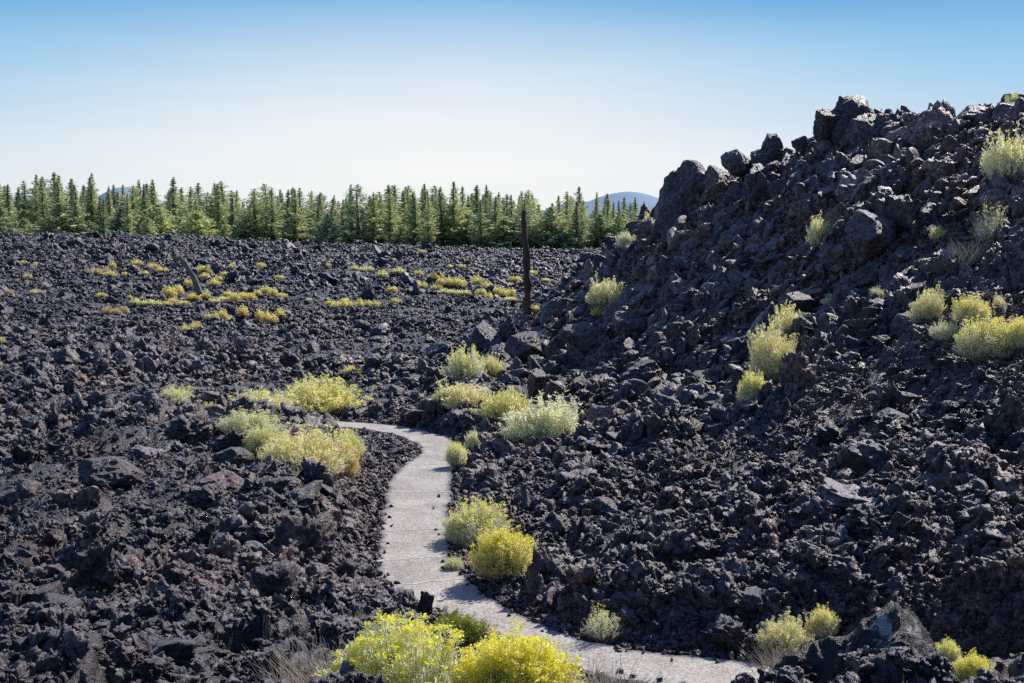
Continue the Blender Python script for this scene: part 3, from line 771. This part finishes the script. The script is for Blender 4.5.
# cells of the land weighted by how large they show from near the viewpoint
a2 = np.linspace(-.47, .47, 500); v2 = np.exp(np.linspace(math.log(9), math.log(400), 700))
A2, V2 = np.meshgrid(a2, v2)
z2 = smooth_ground((A2 * V2).ravel(), V2.ravel()).reshape(A2.shape)
s2 = z2 / V2
vis = np.diff(s2, axis=0)[:, :-1]
run = np.maximum.accumulate(s2, axis=0)
hid = (s2 < run - .004)[:-1, :-1]
wgt = np.maximum(vis, 0) * (np.abs(A2[:-1, :-1]) < .47) * (1 + 1.1 * smooth(90, 200, V2[:-1, :-1])) + 1.2e-4
wgt[hid] *= .12
wgt = wgt / wgt.sum()
N = 215000
ci = rng.choice(wgt.size, N, p=wgt.ravel())
r_, c_ = np.divmod(ci, wgt.shape[1])
av = a2[c_] + rng.random(N) * (a2[1] - a2[0]); dv = v2[r_] * (v2[1] / v2[0]) ** rng.random(N)
x = av * dv; y = dv
pxs = 3.2 * (1 - rng.random(N) * .985) ** (-1 / 2.1)
pxs = np.clip(pxs, 3.2, 20)
calm = fbm2(x * .09 + 3, y * .09, 77, 3)
pxs *= .62 + .85 * smooth(.38, .62, calm)
size = np.clip(pxs * dv / F, .035, 3.0)
far = dv > 75
big = rng.random(far.sum()) < .008
size[far] = np.where(big, rng.uniform(1.0, 2.3, far.sum()) * np.clip(dv[far] / 170, .6, 1.2), np.minimum(size[far], np.where(dv[far] > 160, .9, .55)))
pd = path_dist(x, y)
ok = pd > np.where(size < .13, size * .1 - .45 * (rng.random(N) ** 13), size * .35)
ok &= ~((x > -9) & (pd < .5) & (size > .3))
ok &= ~((np.hypot(x - 3.05, y - 11.6) < 1.0) & (size > .09))
ok &= ~((wide(x, y) > .3) & (pd < 2.2) & (size > .26))
# keep the hearts of the shrubs clear of big stones
for (sx, sy, sr_) in shp:
    ok &= ~(((x - sx) ** 2 + (y - sy) ** 2 < (sr_ * .55) ** 2) & (size > .12))
x, y, size, pd = x[ok], y[ok], size[ok], pd[ok]
z = ground_z(x, y, pd)
z = np.where(pd < .08, np.maximum(z, PZ), z)
n = len(x)
rot = rng.random((n, 3)) * 6.283
sc = size[:, None] * rng.uniform(.8, 1.2, (n, 3)); sc[:, 2] *= rng.uniform(.7, 1.0, n)
talus = smooth(-.5, 1.5, base(x, y) + 6.2) * (x > 0) * (y > 38)
idxv = np.where(rng.random(n) < np.where(talus > .5, .75, .22), 7 + rng.integers(0, 4, n), rng.integers(0, 7, n)).astype(np.int32)
me = bpy.data.meshes.new('lava_rubble'); me.vertices.add(n)
me.vertices.foreach_set('co', np.c_[x, y, z + size * .12].astype(np.float32).ravel())
at1 = me.attributes.new('rot', 'FLOAT_VECTOR', 'POINT'); at1.data.foreach_set('vector', rot.astype(np.float32).ravel())
at2 = me.attributes.new('scl', 'FLOAT_VECTOR', 'POINT'); at2.data.foreach_set('vector', sc.astype(np.float32).ravel())
at3 = me.attributes.new('idx', 'INT', 'POINT'); at3.data.foreach_set('value', idxv)
rub = obj('lava_rubble', me); tag(rub, 'loose black lava rubble covering the field and slope', 'rubble', kind='stuff')
ng = bpy.data.node_groups.new('scatter', 'GeometryNodeTree')
ng.interface.new_socket('Geometry', in_out='INPUT', socket_type='NodeSocketGeometry')
ng.interface.new_socket('Geometry', in_out='OUTPUT', socket_type='NodeSocketGeometry')
gi = ng.nodes.new('NodeGroupInput'); go = ng.nodes.new('NodeGroupOutput')
ins = ng.nodes.new('GeometryNodeInstanceOnPoints'); cinf = ng.nodes.new('GeometryNodeCollectionInfo')
cinf.inputs['Collection'].default_value = src; cinf.inputs['Separate Children'].default_value = True; cinf.inputs['Reset Children'].default_value = True
def nattr(name, t):
    q = ng.nodes.new('GeometryNodeInputNamedAttribute'); q.data_type = t; q.inputs[0].default_value = name; return q.outputs[0]
e2r = ng.nodes.new('FunctionNodeEulerToRotation')
ng.links.new(nattr('rot', 'FLOAT_VECTOR'), e2r.inputs[0])
ng.links.new(gi.outputs[0], ins.inputs['Points']); ng.links.new(cinf.outputs[0], ins.inputs['Instance'])
ins.inputs['Pick Instance'].default_value = True
ng.links.new(nattr('idx', 'INT'), ins.inputs['Instance Index']); ng.links.new(e2r.outputs[0], ins.inputs['Rotation'])
ng.links.new(nattr('scl', 'FLOAT_VECTOR'), ins.inputs['Scale']); ng.links.new(ins.outputs[0], go.inputs[0])
md = rub.modifiers.new('scatter', 'NODES'); md.node_group = ng

# ------------------------------------------------------------------ shrubs
def quads(C, U, W):
    """quads centred C with half axes U and W -> verts, faces"""
    n = len(C)
    V = np.stack([C - U - W, C + U - W, C + U + W, C - U + W], 1).reshape(-1, 3)
    return V, np.arange(n * 4).reshape(n, 4)
def unit(v): return v / (np.linalg.norm(v, axis=-1, keepdims=True) + 1e-9)
def shrub_geo(seed, n_st, leaves, fl, leaf_len, leaf_w, fl_size, lobe=1.0, dry=0.):
    """unit shrub: 1 m wide, 1 m high dome; returns stems, leaves, flowers"""
    r = np.random.default_rng(seed)
    az = r.random(n_st) * 6.283; tl = np.arccos(1 - r.random(n_st) * .93)
    # lobes give an uneven outline
    lob = 1 + lobe * (.15 * np.sin(az * 3 + seed) + .10 * np.sin(az * 7 + seed * 2) + .12 * np.sin(tl * 6 + az * 2 + seed) + .1 * np.sin(tl * 11 - az * 3))
    R = (.62 + .38 * r.random(n_st) ** .6) * lob
    nd = r.integers(3, 6); da = r.random() * 6.28 + np.arange(nd) * 6.283 / nd + r.normal(0, .3, nd); dr = r.uniform(.12, .27, nd) * lobe ** .5
    dc = np.c_[np.cos(da) * dr, np.sin(da) * dr]; ds = r.uniform(.62, .85, nd); dh = r.uniform(.62, 1.02, nd); dh[0] = 1.02
    di = r.integers(0, nd, n_st); cx = dc[di]; rs = R * ds[di]
    tip = np.c_[cx[:, 0] + .5 * rs * np.sin(tl) * np.cos(az), cx[:, 1] + .5 * rs * np.sin(tl) * np.sin(az), .12 + .86 * R * dh[di] * np.cos(tl) ** .8]
    base_ = np.c_[tip[:, 0] * .1 + cx[:, 0] * .4 + r.normal(0, .03, n_st), tip[:, 1] * .1 + cx[:, 1] * .4 + r.normal(0, .03, n_st), np.zeros(n_st) - .08]
    mid = base_ * .45 + tip * .55 + np.c_[tip[:, 0] * .16, tip[:, 1] * .16, np.zeros(n_st) - .03] + r.normal(0, .02, (n_st, 3))
    def bez(t): return (1 - t) ** 2 * base_ + 2 * t * (1 - t) * mid + t * t * tip
    SV, SF = [], []; m_ = 6
    side = unit(np.cross(tip - base_, r.normal(size=(n_st, 3))))
    pts = [bez(k / m_) for k in range(m_ + 1)]
    for k in range(m_ + 1):
        w = .0058 * (1 - .75 * k / m_)
        SV.append(pts[k] - side * w); SV.append(pts[k] + side * w)
    SV = np.stack(SV, 1).reshape(-1, 3); st = np.arange(n_st)[:, None] * (2 * m_ + 2)
    for k in range(m_): SF.append(st + np.array([2 * k, 2 * k + 1, 2 * k + 3, 2 * k + 2]))
    SF = np.concatenate(SF)
    # leaves: thin blades along the upper stem
    nl = n_st * leaves
    si = np.repeat(np.arange(n_st), leaves); t = (.62 + .38 * r.random(nl) ** .8)[:, None] if not dry else (.6 + .4 * r.random(nl))[:, None]
    B, Mi, T = base_[si], mid[si], tip[si]
    pos = (1 - t) ** 2 * B + 2 * t * (1 - t) * Mi + t * t * T
    tan = unit(2 * (1 - t) * (Mi - B) + 2 * t * (T - Mi))
    dirl = unit(tan * .9 + r.normal(size=(nl, 3)) * .6)
    U = dirl * leaf_len * r.uniform(.6, 1.2, (nl, 1)); Wd = unit(np.cross(dirl, np.array([.35, .35, 1.]) + r.normal(size=(nl, 3)) * .6)) * leaf_w
    LV, LF = quads(pos + U + r.normal(0, .012, (nl, 3)), U, Wd)
    # flower heads: little domes of florets on the tips
    size_near = leaf_len < .03
    keep = np.nonzero((r.random(n_st) < fl * (.10 + (1.6 if size_near else 1.1) * smooth(.35, .8, tip[:, 2]))) & (R > .74))[0] if fl > 0 else np.array([], int)
    if len(keep):
        nf = 24 if fl_size < .008 else 13; ki = np.repeat(keep, nf); n_ = len(ki)
        C = tip[ki] + r.normal(0, 1, (n_, 3)) * np.array([.015, .015, .011]) + np.array([0, 0, .012])
        U = unit(r.normal(size=(n_, 3)) * np.array([1, 1, .45])); W2 = unit(np.cross(U, np.array([0, 0, 1.]) + r.normal(size=(n_, 3)) * .45))
        s = fl_size * r.uniform(.6, 1.3, (n_, 1))
        FV, FF = quads(C, U * s, W2 * s)
    else: FV = FF = None
    return (SV, SF), (LV, LF), (FV, FF)
LOOK = {  # leaves per stem, flower share, leaf mat, flower mat
 'bloom': (17, .55, M_green, M_bloom), 'tips': (19, .34, M_sage, M_bloom), 'leafy': (26, .12, M_leafy, M_bloom), 'sage': (20, .30, M_sage, M_palebloom),
 'green': (19, .35, M_green, M_palebloom), 'orange': (20, .5, M_orange, M_bloom), 'sparse': (14, .55, M_sage, M_bloom), 'dry': (8, .3, M_sage, M_palebloom)}
NST = {'sparse': 170, 'dry': 260}
protos = {}
def proto(look, size_class, v):
    key = (look, size_class, v)
    if key in protos: return protos[key]
    lv, fl, lm, fm = LOOK[look]
    if size_class == 'front': nst, ll, lw, fs = 2100, .024, .0030, .0062
    elif size_class == 'near': nst, ll, lw, fs = 1150, .026, .0032, .0062
    elif size_class == 'mid': nst, ll, lw, fs = 560, .034, .0060, .0095
    else: nst, ll, lw, fs, lv = 110, .07, .03, .034, 7
    if look in NST and size_class != 'far': nst = int(nst * NST[look] / 640)
    s, l, fl_ = shrub_geo(hash((len(look), v, size_class == 'near')) % 1000 + v * 17 + len(look), nst, lv, fl, ll, lw, fs, lobe=.3 if size_class == 'front' else .7 if size_class == 'near' and look in ('tips', 'bloom') else 1.25, dry=look == 'dry')
    if look == 'bloom': lm2 = M_green if v == 1 else M_sage
    else: lm2 = lm
    out = [('stems', mesh_np('stems', s[0], s[1], M_twig)), ('leaves', mesh_np('leaves', l[0], l[1], lm2, False))]
    if fl_[0] is not None: out.append(('flowers', mesh_np('flowers', fl_[0], fl_[1], fm, False)))
    protos[key] = out; return out
def put_shrub(x, y, w, h, look, label, group, cls, v):
    z = float(smooth_ground(x, y)[0])
    ov = [(q[2]) for q in ()]
    e = empty('rabbitbrush', (x, y, z), random.uniform(0, 6.28))
    q_ = 1.05 if cls == 'mid' else 1.24 if cls == 'front' else 1.04
    e.scale = (w * q_, w * q_, h * min(q_, 1.14) if cls == 'mid' else h * 1.02)
    tag(e, label, 'shrub', group)
    for nm, me in proto(look, cls, v): obj(nm, me, e)
    return e
for i, (s, rr_) in enumerate(zip(SH, SHR)):
    x, y, w, h = rr_
    cls = 'front' if s[6] == 12.0 else 'near' if y < 40 else 'mid'
    e = put_shrub(x, y, w, h, s[4], s[5], 'rabbitbrush bushes', cls, i % 3)
    if s[6]: e.location.z = float(ray(s[0], s[1])[1]) * y
    else: e.location.z = max(e.location.z, float(ray(s[0], s[1])[1]) * y) + (.09 if y > 34 else .02)
# far ones on the black field: one mesh each, too small to show parts
def far_mesh(v, mats):     # low, spreading tuft
    r = np.random.default_rng(60 + v)
    V, Fc = [], []
    n = 900; p = r.normal(size=(n, 3)); p = unit(p) * (r.random((n, 1)) ** .4); p[:, 2] = np.abs(p[:, 2])
    lob = 1 + .3 * np.sin(np.arctan2(p[:, 1], p[:, 0]) * 3 + v)
    C = p * np.array([.5, .5, .9]) * lob[:, None]
    U = unit(r.normal(size=(n, 3)) + np.array([0, 0, .8])) * .05; W_ = unit(np.cross(U, r.normal(size=(n, 3)))) * .03
    q = quads(C, U, W_); me = mesh_np('far_shrub', q[0], q[1], None, False)
    for m_ in mats: me.materials.append(m_)
    me.polygons.foreach_set('material_index', (C[:, 2] + r.normal(0, .15, n) > .38).astype(np.int32))
    return me
M_far1 = leaf_mat('dull_yellow_far', [(0, (.80, .72, .26)), (.5, (.93, .87, .38)), (1, (.98, .94, .55))], .6)
M_far2 = leaf_mat('dull_tan_far', [(0, (.58, .46, .26)), (.5, (.74, .60, .36)), (1, (.85, .74, .5))], .5)
FM = [far_mesh(0, (M_far2, M_far1)), far_mesh(1, (M_twig, M_far1)), far_mesh(2, (M_twig, M_palebloom)), far_mesh(3, (M_far2, M_far2)), far_mesh(4, (M_far2, M_far1))]
def far_label(px, py):
    side = 'left of' if px < 190 else ('between the leaning log and the dead pole,' if px < 515 else 'right beside')
    return None
def put_far(x, y, w, h, mi, label):
    o = obj('rabbitbrush', FM[mi]); o.rotation_euler = (0, 0, random.uniform(0, 6.28)); o.scale = (w * 1.05, w * 1.05, h * .9)
    o.location = (x, y, float(smooth_ground(x, y)[0]) + .22 + .0016 * y)
    tag(o, label, 'shrub', 'small yellow bushes far out on the lava field')
for (s, q) in zip(FAR, FARR):
    x, y, w, h = q
    mi = 3 if (s[0], s[1]) in ((116, 320), (97, 278), (9, 299), (46, 300)) else random.choice((0, 1, 2, 0, 4))
    lab = 'small yellow bush far out on the lava ' + ('left of the leaning log' if s[0] < 185 else 'between leaning log and dead pole' if s[0] < 520 else 'right of the dead pole')
    if s[2] >= 18:       # wide ones read as several bushes side by side
        k = int(round(s[2] / 8))
        for j in range(k):
            px = s[0] - s[2] / 2 + (j + .5) * s[2] / k; a, _ = ray(px, s[1]); yy = y * random.uniform(.985, 1.015)
            put_far(float(a) * yy, yy, w / k * random.uniform(1.0, 1.7), h * random.uniform(.6, 1.05), mi, lab)
    else: put_far(x, y, w, h, mi, lab)

# dry grass and bare twigs tufts
def twig_tuft(px, py, d, w, h, n, label):
    a, b = ray(px, py); x, y = float(a) * d, d; r = np.random.default_rng(int(px))
    az = r.random(n) * 6.283; ln = r.uniform(.5, 1, n)
    B = np.c_[r.normal(0, w * .18, n), r.normal(0, w * .18, n), np.zeros(n) - .05]
    T = B + np.c_[np.cos(az) * w * .5 * ln, np.sin(az) * w * .5 * ln, h * ln * r.uniform(.6, 1, n)]
    Mi = (B + T) / 2 + r.normal(0, .03, (n, 3)); side = unit(np.cross(T - B, r.normal(size=(n, 3))))
    V = np.stack([B - side * .004, B + side * .004, Mi - side * .003, Mi + side * .003, T - side * .0012, T + side * .0012], 1).reshape(-1, 3)
    s = np.arange(n)[:, None] * 6; Fc = np.concatenate([s + np.array([0, 1, 3, 2]), s + np.array([2, 3, 5, 4])])
    o = obj('dry_twigs', mesh_np('dry_twigs', V, Fc, M_twig)); o.location = (x, y, float(b) * d)
    tag(o, label, 'dead plant')
twig_tuft(318, 700, 12.4, .9, .62, 700, 'bare grey twigs at the left of the large pale foreground bush')
twig_tuft(592, 705, 12.2, .9, .40, 700, 'dry brown twigs right of the bright yellow foreground bush')
twig_tuft(352, 622, 17.5, .35, .25, 90, 'small tuft of dry twigs above the large pale foreground bush')
twig_tuft(778, 668, 19.5, .7, .45, 200, 'dry twigs at the left foot of the sprawling pale bush')
twig_tuft(965, 262, 38.5, 1.2, .8, 260, 'bare pale twigs under the half-dry leaning bush')
twig_tuft(742, 432, 38, 1.0, .7, 260, 'bare pale twigs below the sparse yellowish bush on the slope')
twig_tuft(490, 440, 44.5, 1.1, .5, 260, 'low dry twigs left of the large pale bush at the foot of the slope')

# ------------------------------------------------------------------ wood
def limb(pts, rads, seed, sides=14, sub=10, rough=.12):
    P = catmull(np.array(pts, float), sub); R = np.interp(np.linspace(0, len(pts) - 1, len(P)), range(len(pts)), rads)
    V = []; 
    for i, p_ in enumerate(P):
        t = P[min(i + 1, len(P) - 1)] - P[max(i - 1, 0)]; t /= np.linalg.norm(t) + 1e-9
        a = np.cross(t, [0.3, 1, 0.1]); a /= np.linalg.norm(a); b2 = np.cross(t, a)
        for k in range(sides):
            th = 6.283 * k / sides
            q = 1 + rough * (vnoise3(np.array([[math.cos(th) * 2, math.sin(th) * 2, i * .35]]), seed)[0] - .5) * 2
            V.append(p_ + (a * math.cos(th) + b2 * math.sin(th)) * R[i] * q)
    n = len(P); V = np.array(V); Fc = []
    for i in range(n - 1):
        for k in range(sides):
            Fc.append((i * sides + k, i * sides + (k + 1) % sides, (i + 1) * sides + (k + 1) % sides, (i + 1) * sides + k))
    V = np.r_[V, [P[0]], [P[-1]]]
    for k in range(sides):
        Fc.append((len(V) - 2, (k + 1) % sides, k, k)); Fc.append((len(V) - 1, (n - 1) * sides + k, (n - 1) * sides + (k + 1) % sides, (n - 1) * sides + (k + 1) % sides))
    return V, Fc
def limb_mesh(name, V, Fc, mat):
    me = bpy.data.meshes.new(name); me.from_pydata([tuple(v) for v in V], [], [tuple(dict.fromkeys(q)) for q in Fc])
    me.polygons.foreach_set('use_smooth', np.ones(len(me.polygons), bool)); me.materials.append(mat); return me
d = 77.; xb, yb, zb = [float(q) for q in at(528, 328, d)]; xt, _, zt = [float(q) for q in at(524, 213, d)]
V, Fc = limb([(xb, yb, zb - .6), (xb - .02, yb, zb + 1.6), ((xb + xt) / 2 + .05, yb, (zb + zt) / 2), (xt + .02, yb, zt - .7), (xt, yb, zt)], [.22, .20, .17, .15, .10], 4, 18, 12, .4)
V = V - np.array([xb, yb, zb]); 
top = V[:, 2] > (zt - zb) - .35; V[top, 2] += (vnoise3(V[top] * 6, 3) - .5) * .6
snag = obj('dead_tree_trunk', limb_mesh('dead_tree_trunk', V, Fc, M_snag), loc=(xb, yb, zb)); tag(snag, 'tall bare charred tree trunk standing like a pole at the foot of the slope', 'dead tree')
for (zz, dx, ln) in ((3.9, .5, .25), (2.4, -.5, .22), (5.0, -.4, .18)):
    V, Fc = limb([(0, 0, 0), (dx * ln, 0, .06), (dx * ln * 1.8, .02, .16)], [.05, .04, .02], 8, 8, 4)
    fx = (xt - xb) * zz / (zt - zb)
    obj('branch_stub', limb_mesh('branch_stub', V + np.array([fx + .3 * dx, 0, zz]), Fc, M_snag), snag)
d = 118.; p0 = np.array([float(q) for q in at(200, 294, d)]); p1 = np.array([float(q) for q in at(192, 272, d)]); p2 = np.array([float(q) for q in at(184, 259, d)]); p3 = np.array([float(q) for q in at(178, 258, d)])
V, Fc = limb([p0 - p0, p1 - p0 + [0, -.5, 0], p2 - p0 + [0, -.8, 0], p3 - p0 + [0, -.8, 0]], [.28, .21, .18, .24], 6, 12, 8, .3)
o = obj('dead_log', limb_mesh('dead_log', V, Fc, M_drift), loc=p0); tag(o, 'crooked grey dead log leaning up out of the lava field on the left', 'log')
d = 100.; p0 = np.array([float(q) for q in at(52, 311, d)]); p1 = np.array([float(q) for q in at(63, 309, d)]); p2 = np.array([float(q) for q in at(72, 313, d)])
V, Fc = limb([[0, 0, .5], p1 - p0 + [0, 0, .55], p2 - p0 + [0, 0, .5]], [.07, .12, .1], 7, 10, 6, .3)
o = obj('dead_log', limb_mesh('dead_log_low', V, Fc, M_drift), loc=p0); tag(o, 'thin pale dead log lying flat on the lava at the far left', 'log')

# ------------------------------------------------------------------ pines
def pine(seed, H, wid, kind):
    r = np.random.default_rng(seed)
    C = []; Dr = []; S = []
    z = H * (.08 if kind == 'young' else .16)
    while z < H * .985:
        t = z / H
        if kind == 'open': reach = 1.15 * wid * (1 - t) ** .70 * min(1, .45 + 1.8 * t) * r.uniform(.5, 1.2)
        elif kind == 'young': reach = wid * (1 - t) ** .8 * r.uniform(.85, 1.1)
        else: reach = wid * (1 - t) ** .95 * r.uniform(.62, 1.2)
        reach = max(reach, .07)
        nb = r.integers(4, 7); a0 = r.random() * 6.28
        for j in range(nb):
            if r.random() < .1: continue
            az = a0 + j * 6.283 / nb + r.normal(0, .4); ln = reach * r.choice([r.uniform(.35, .8), r.uniform(.8, 1.25)]); zj = z + r.normal(0, H * .013) * min(1, 4 * (1 - t))
            ns = max(2, int(ln / .33))
            for q in range(ns):
                f_ = (q + 1) / ns
                if f_ < .3 and t < .8: continue
                droop = (-.05 if t < .4 else .3) * ln * f_ + .30 * ln * f_ * f_
                ctr = np.array([math.cos(az) * ln * f_, math.sin(az) * ln * f_, zj + droop])
                k = 5
                C.append(ctr + r.normal(0, .13 * min(1, .25 + 2.5 * (1 - t)), (k, 3))); Dr.append(np.tile([math.cos(az), math.sin(az), .5], (k, 1))); S.append(np.full(k, .22 * (1.15 - .75 * t)))
        z += H * r.uniform(.015, .027)
    C = np.concatenate(C); Dr = np.concatenate(Dr); S = np.concatenate(S)
    n = len(C)
    U = unit(Dr + r.normal(0, .7, (n, 3))); W_ = unit(np.cross(U, r.normal(size=(n, 3))))
    s = (S * r.uniform(.6, 1.3, n))[:, None]
    V, Fq = quads(C, U * s * 1.1, W_ * s * .5)
    crown = mesh_np('crown', V, Fq, M_needle, False)
    tv, tf = limb([(0, 0, -.4), (r.normal(0, .05), 0, H * .4), (r.normal(0, .08), r.normal(0, .08), H * .8), (0, 0, H)], [H * .014, H * .011, H * .005, .015], seed, 7, 4)
    trunk = limb_mesh('trunk', tv, tf, M_bark)
    return trunk, crown, H
PT = [pine(1, 18, 2.3, 'spire'), pine(2, 19, 2.1, 'spire'), pine(3, 17, 2.6, 'spire'), pine(4, 18, 1.9, 'spire'), pine(5, 18, 3.0, 'open'), pine(6, 17, 2.7, 'open'), pine(7, 8, 2.4, 'young'), pine(8, 7, 2.6, 'young'), pine(9, 19, 2.4, 'open')]
top_env = ([-80, 0, 20, 45, 80, 130, 170, 200, 250, 300, 350, 400, 460, 520, 600, 640, 760], [176, 177, 180, 176, 180, 186, 180, 184, 190, 193, 193, 190, 190, 196, 202, 206, 208])
nt_ = 0
rows = [(372, 50, .55), (388, 56, .2), (405, 52, .1), (425, 52, .1), (450, 50, .0), (480, 44, .0)]
for ri, (Yd, cnt, young) in enumerate(rows):
    for j in range(cnt):
        px = -60 + (750 + 60) * (j + random.uniform(.05, .95)) / cnt
        yy = Yd + random.uniform(-8, 8)
        a, _ = ray(px, 240); x = float(a) * yy
        zg = float(base(np.array([x]), np.array([yy]))[0])
        ty = np.interp(px, *top_env) - 4 + float(vnoise2(np.array([px / 17.]), np.array([ri * 5.3]), 44)[0]) * 22 + abs(random.gauss(0, 7)) - 9
        if random.random() < .14: ty -= random.uniform(2, 8)
        yng = random.random() < young
        want = float(ray(px, ty)[1]) * yy - zg
        if yng: v = random.choice((6, 7)); want = random.uniform(6, 11.5); lab = 'short bushy bright green young pine in front of the tall pine row'
        else:
            v = random.choice((0, 1, 2, 3, 0, 1, 4, 5, 8)); lab = ('open-crowned' if v in (4, 5, 8) else 'narrow spire-shaped') + ' tall pine in the distant treeline ' + \
                ('behind the left half of the lava field' if px < 330 else 'behind the middle of the lava field' if px < 515 else 'between the dead pole and the ridge')
        tr, cr, H = PT[v]; s = want / H
        e = empty('pine_tree', (x, yy, zg), random.uniform(0, 6.28)); sw = s * random.uniform(1.55, 2.5) * (1.1 if not yng else 1)
        e.scale = (sw, sw, s)
        tag(e, lab, 'pine tree', 'pines of the distant treeline')
        obj('trunk', tr, e); obj('crown', cr, e); nt_ += 1

# ------------------------------------------------------------------ far hills
def hill(peaks, Yd, depth):
    pxs_ = np.linspace(-500, 1500, 260); ys = np.linspace(Yd, Yd + depth, 26)
    hx = np.full(pxs_.shape, -60.)
    for (c, wl, wr, top) in peaks:
        w_ = np.where(pxs_ < c, wl, wr); tt = np.clip(np.abs(pxs_ - c) / w_, 0, 1)
        hx = np.maximum(hx, (215 - top) / F * (Yd + depth * .5) * (.5 + .5 * np.cos(tt * math.pi)) - 30 * tt)
    hx += (fbm2(pxs_ * .03, pxs_ * 0, 4, 3) - .5) * 12
    V = []
    for yy in ys:
        f_ = math.sin(math.pi * (yy - Yd) / depth)
        for px, h_ in zip(pxs_, hx): V.append(((px - 512) / F * yy, yy, -60 + (h_ + 60) * f_))
    ii = np.arange(len(V)).reshape(len(ys), len(pxs_))
    Fq = np.stack([ii[:-1, :-1], ii[:-1, 1:], ii[1:, 1:], ii[1:, :-1]], -1).reshape(-1, 4)
    return mesh_np('hills', np.array(V), Fq, M_hill)
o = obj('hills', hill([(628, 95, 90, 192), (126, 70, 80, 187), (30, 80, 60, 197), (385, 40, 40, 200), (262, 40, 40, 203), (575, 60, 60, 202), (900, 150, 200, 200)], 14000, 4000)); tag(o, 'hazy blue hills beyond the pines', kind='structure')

# ------------------------------------------------------------------ light and sky
sun = bpy.data.lights.new('sun', 'SUN'); sun.energy = 5.0; sun.angle = math.radians(.53); sun.color = (1, .93, .83)
so = bpy.data.objects.new('sun', sun); COL.objects.link(so)
dv_ = Vector((math.sin(SUN_AZ) * math.cos(SUN_EL), math.cos(SUN_AZ) * math.cos(SUN_EL), math.sin(SUN_EL)))
so.rotation_euler = dv_.to_track_quat('Z', 'Y').to_euler()
w = bpy.data.worlds.new('World'); scene.world = w; w.use_nodes = True; nt = w.node_tree; nt.nodes.clear(); L = nt.links.new
out = nt.nodes.new('ShaderNodeOutputWorld'); bg = nt.nodes.new('ShaderNodeBackground'); L(bg.outputs[0], out.inputs[0])
sky = nt.nodes.new('ShaderNodeTexSky'); sky.sky_type = 'NISHITA'; sky.sun_disc = False; sky.sun_elevation = SUN_EL; sky.sun_rotation = SUN_AZ
sky.air_density = 1.3; sky.dust_density = .6; sky.ozone_density = 1.5; sky.altitude = 1500
STR = .085
tc = nt.nodes.new('ShaderNodeTexCoord'); sp = nt.nodes.new('ShaderNodeSeparateXYZ'); L(tc.outputs['Generated'], sp.inputs[0])
mr = nt.nodes.new('ShaderNodeMapRange'); mr.inputs[1].default_value = 0; mr.inputs[2].default_value = .2; L(sp.outputs[2], mr.inputs[0])
k = 1 / STR
def kk(*c): return tuple(q for q in c)
rp = ramp(nt, [(0, kk(.87, .89, .91)), (.16, kk(.82, .865, .90)), (.30, kk(.62, .76, .88)), (.5, kk(.40, .65, .86)), (.74, kk(.17, .45, .76)), (1, kk(.10, .32, .62))], mr.outputs[0])
# broad white haze low in the sky on the sunward side of north, thin streaks in it
mpg = nt.nodes.new('ShaderNodeMapping'); mpg.inputs['Location'].default_value = (.055, 0, -.12); mpg.inputs['Scale'].default_value = (1, 0, 3.1); L(tc.outputs['Generated'], mpg.inputs[0])
ln_ = nt.nodes.new('ShaderNodeVectorMath'); ln_.operation = 'LENGTH'; L(mpg.outputs[0], ln_.inputs[0])
md_ = nt.nodes.new('ShaderNodeMapRange'); md_.interpolation_type = 'SMOOTHSTEP'; md_.inputs[1].default_value = -.04; md_.inputs[2].default_value = .44; md_.inputs[3].default_value = .95; md_.inputs[4].default_value = 0; L(ln_.outputs['Value'], md_.inputs[0])
mps = nt.nodes.new('ShaderNodeMapping'); mps.inputs['Scale'].default_value = (2.2, 2.2, 26); mps.inputs['Rotation'].default_value = (0, .05, 0); L(tc.outputs['Generated'], mps.inputs[0])
nst = nt.nodes.new('ShaderNodeTexNoise'); nst.inputs['Scale'].default_value = 1.6; nst.inputs['Detail'].default_value = 4; L(mps.outputs[0], nst.inputs[0])
rst = ramp(nt, [(.35, (.965, .975, .985)), (.65, (1.02, 1.015, 1.01))], nst.outputs[0])
side_ = nt.nodes.new('ShaderNodeMapRange'); side_.inputs[1].default_value = .0; side_.inputs[2].default_value = .55; ab = nt.nodes.new('ShaderNodeMath'); ab.operation = 'ABSOLUTE'; L(sp.outputs[0], ab.inputs[0]); L(ab.outputs[0], side_.inputs[0])
g0 = mixc(nt, side_.outputs[0], rp.outputs[0], mixc(nt, 1.0, rp.outputs[0], (.84, .93, .985), 'MULTIPLY'))
g1 = mixc(nt, 1.0, mixc(nt, md_.outputs[0], g0, (.94, .94, .935)), rst.outputs[0], 'MULTIPLY')
sc_ = nt.nodes.new('ShaderNodeVectorMath'); sc_.operation = 'SCALE'; sc_.inputs['Scale'].default_value = k; L(g1, sc_.inputs[0])
mf = nt.nodes.new('ShaderNodeMapRange'); mf.inputs[1].default_value = .17; mf.inputs[2].default_value = .5; mf.inputs[3].default_value = .95; mf.inputs[4].default_value = 0.0; L(sp.outputs[2], mf.inputs[0])
fin = mixc(nt, mf.outputs[0], mixc(nt, 1.0, sky.outputs[0], (.80, .95, 1.35), 'MULTIPLY'), sc_.outputs[0])
L(fin, bg.inputs[0]); bg.inputs[1].default_value = STR
print('boulders', len(placed), 'trees', nt_, 'rubble', n, 'ground verts', len(X))
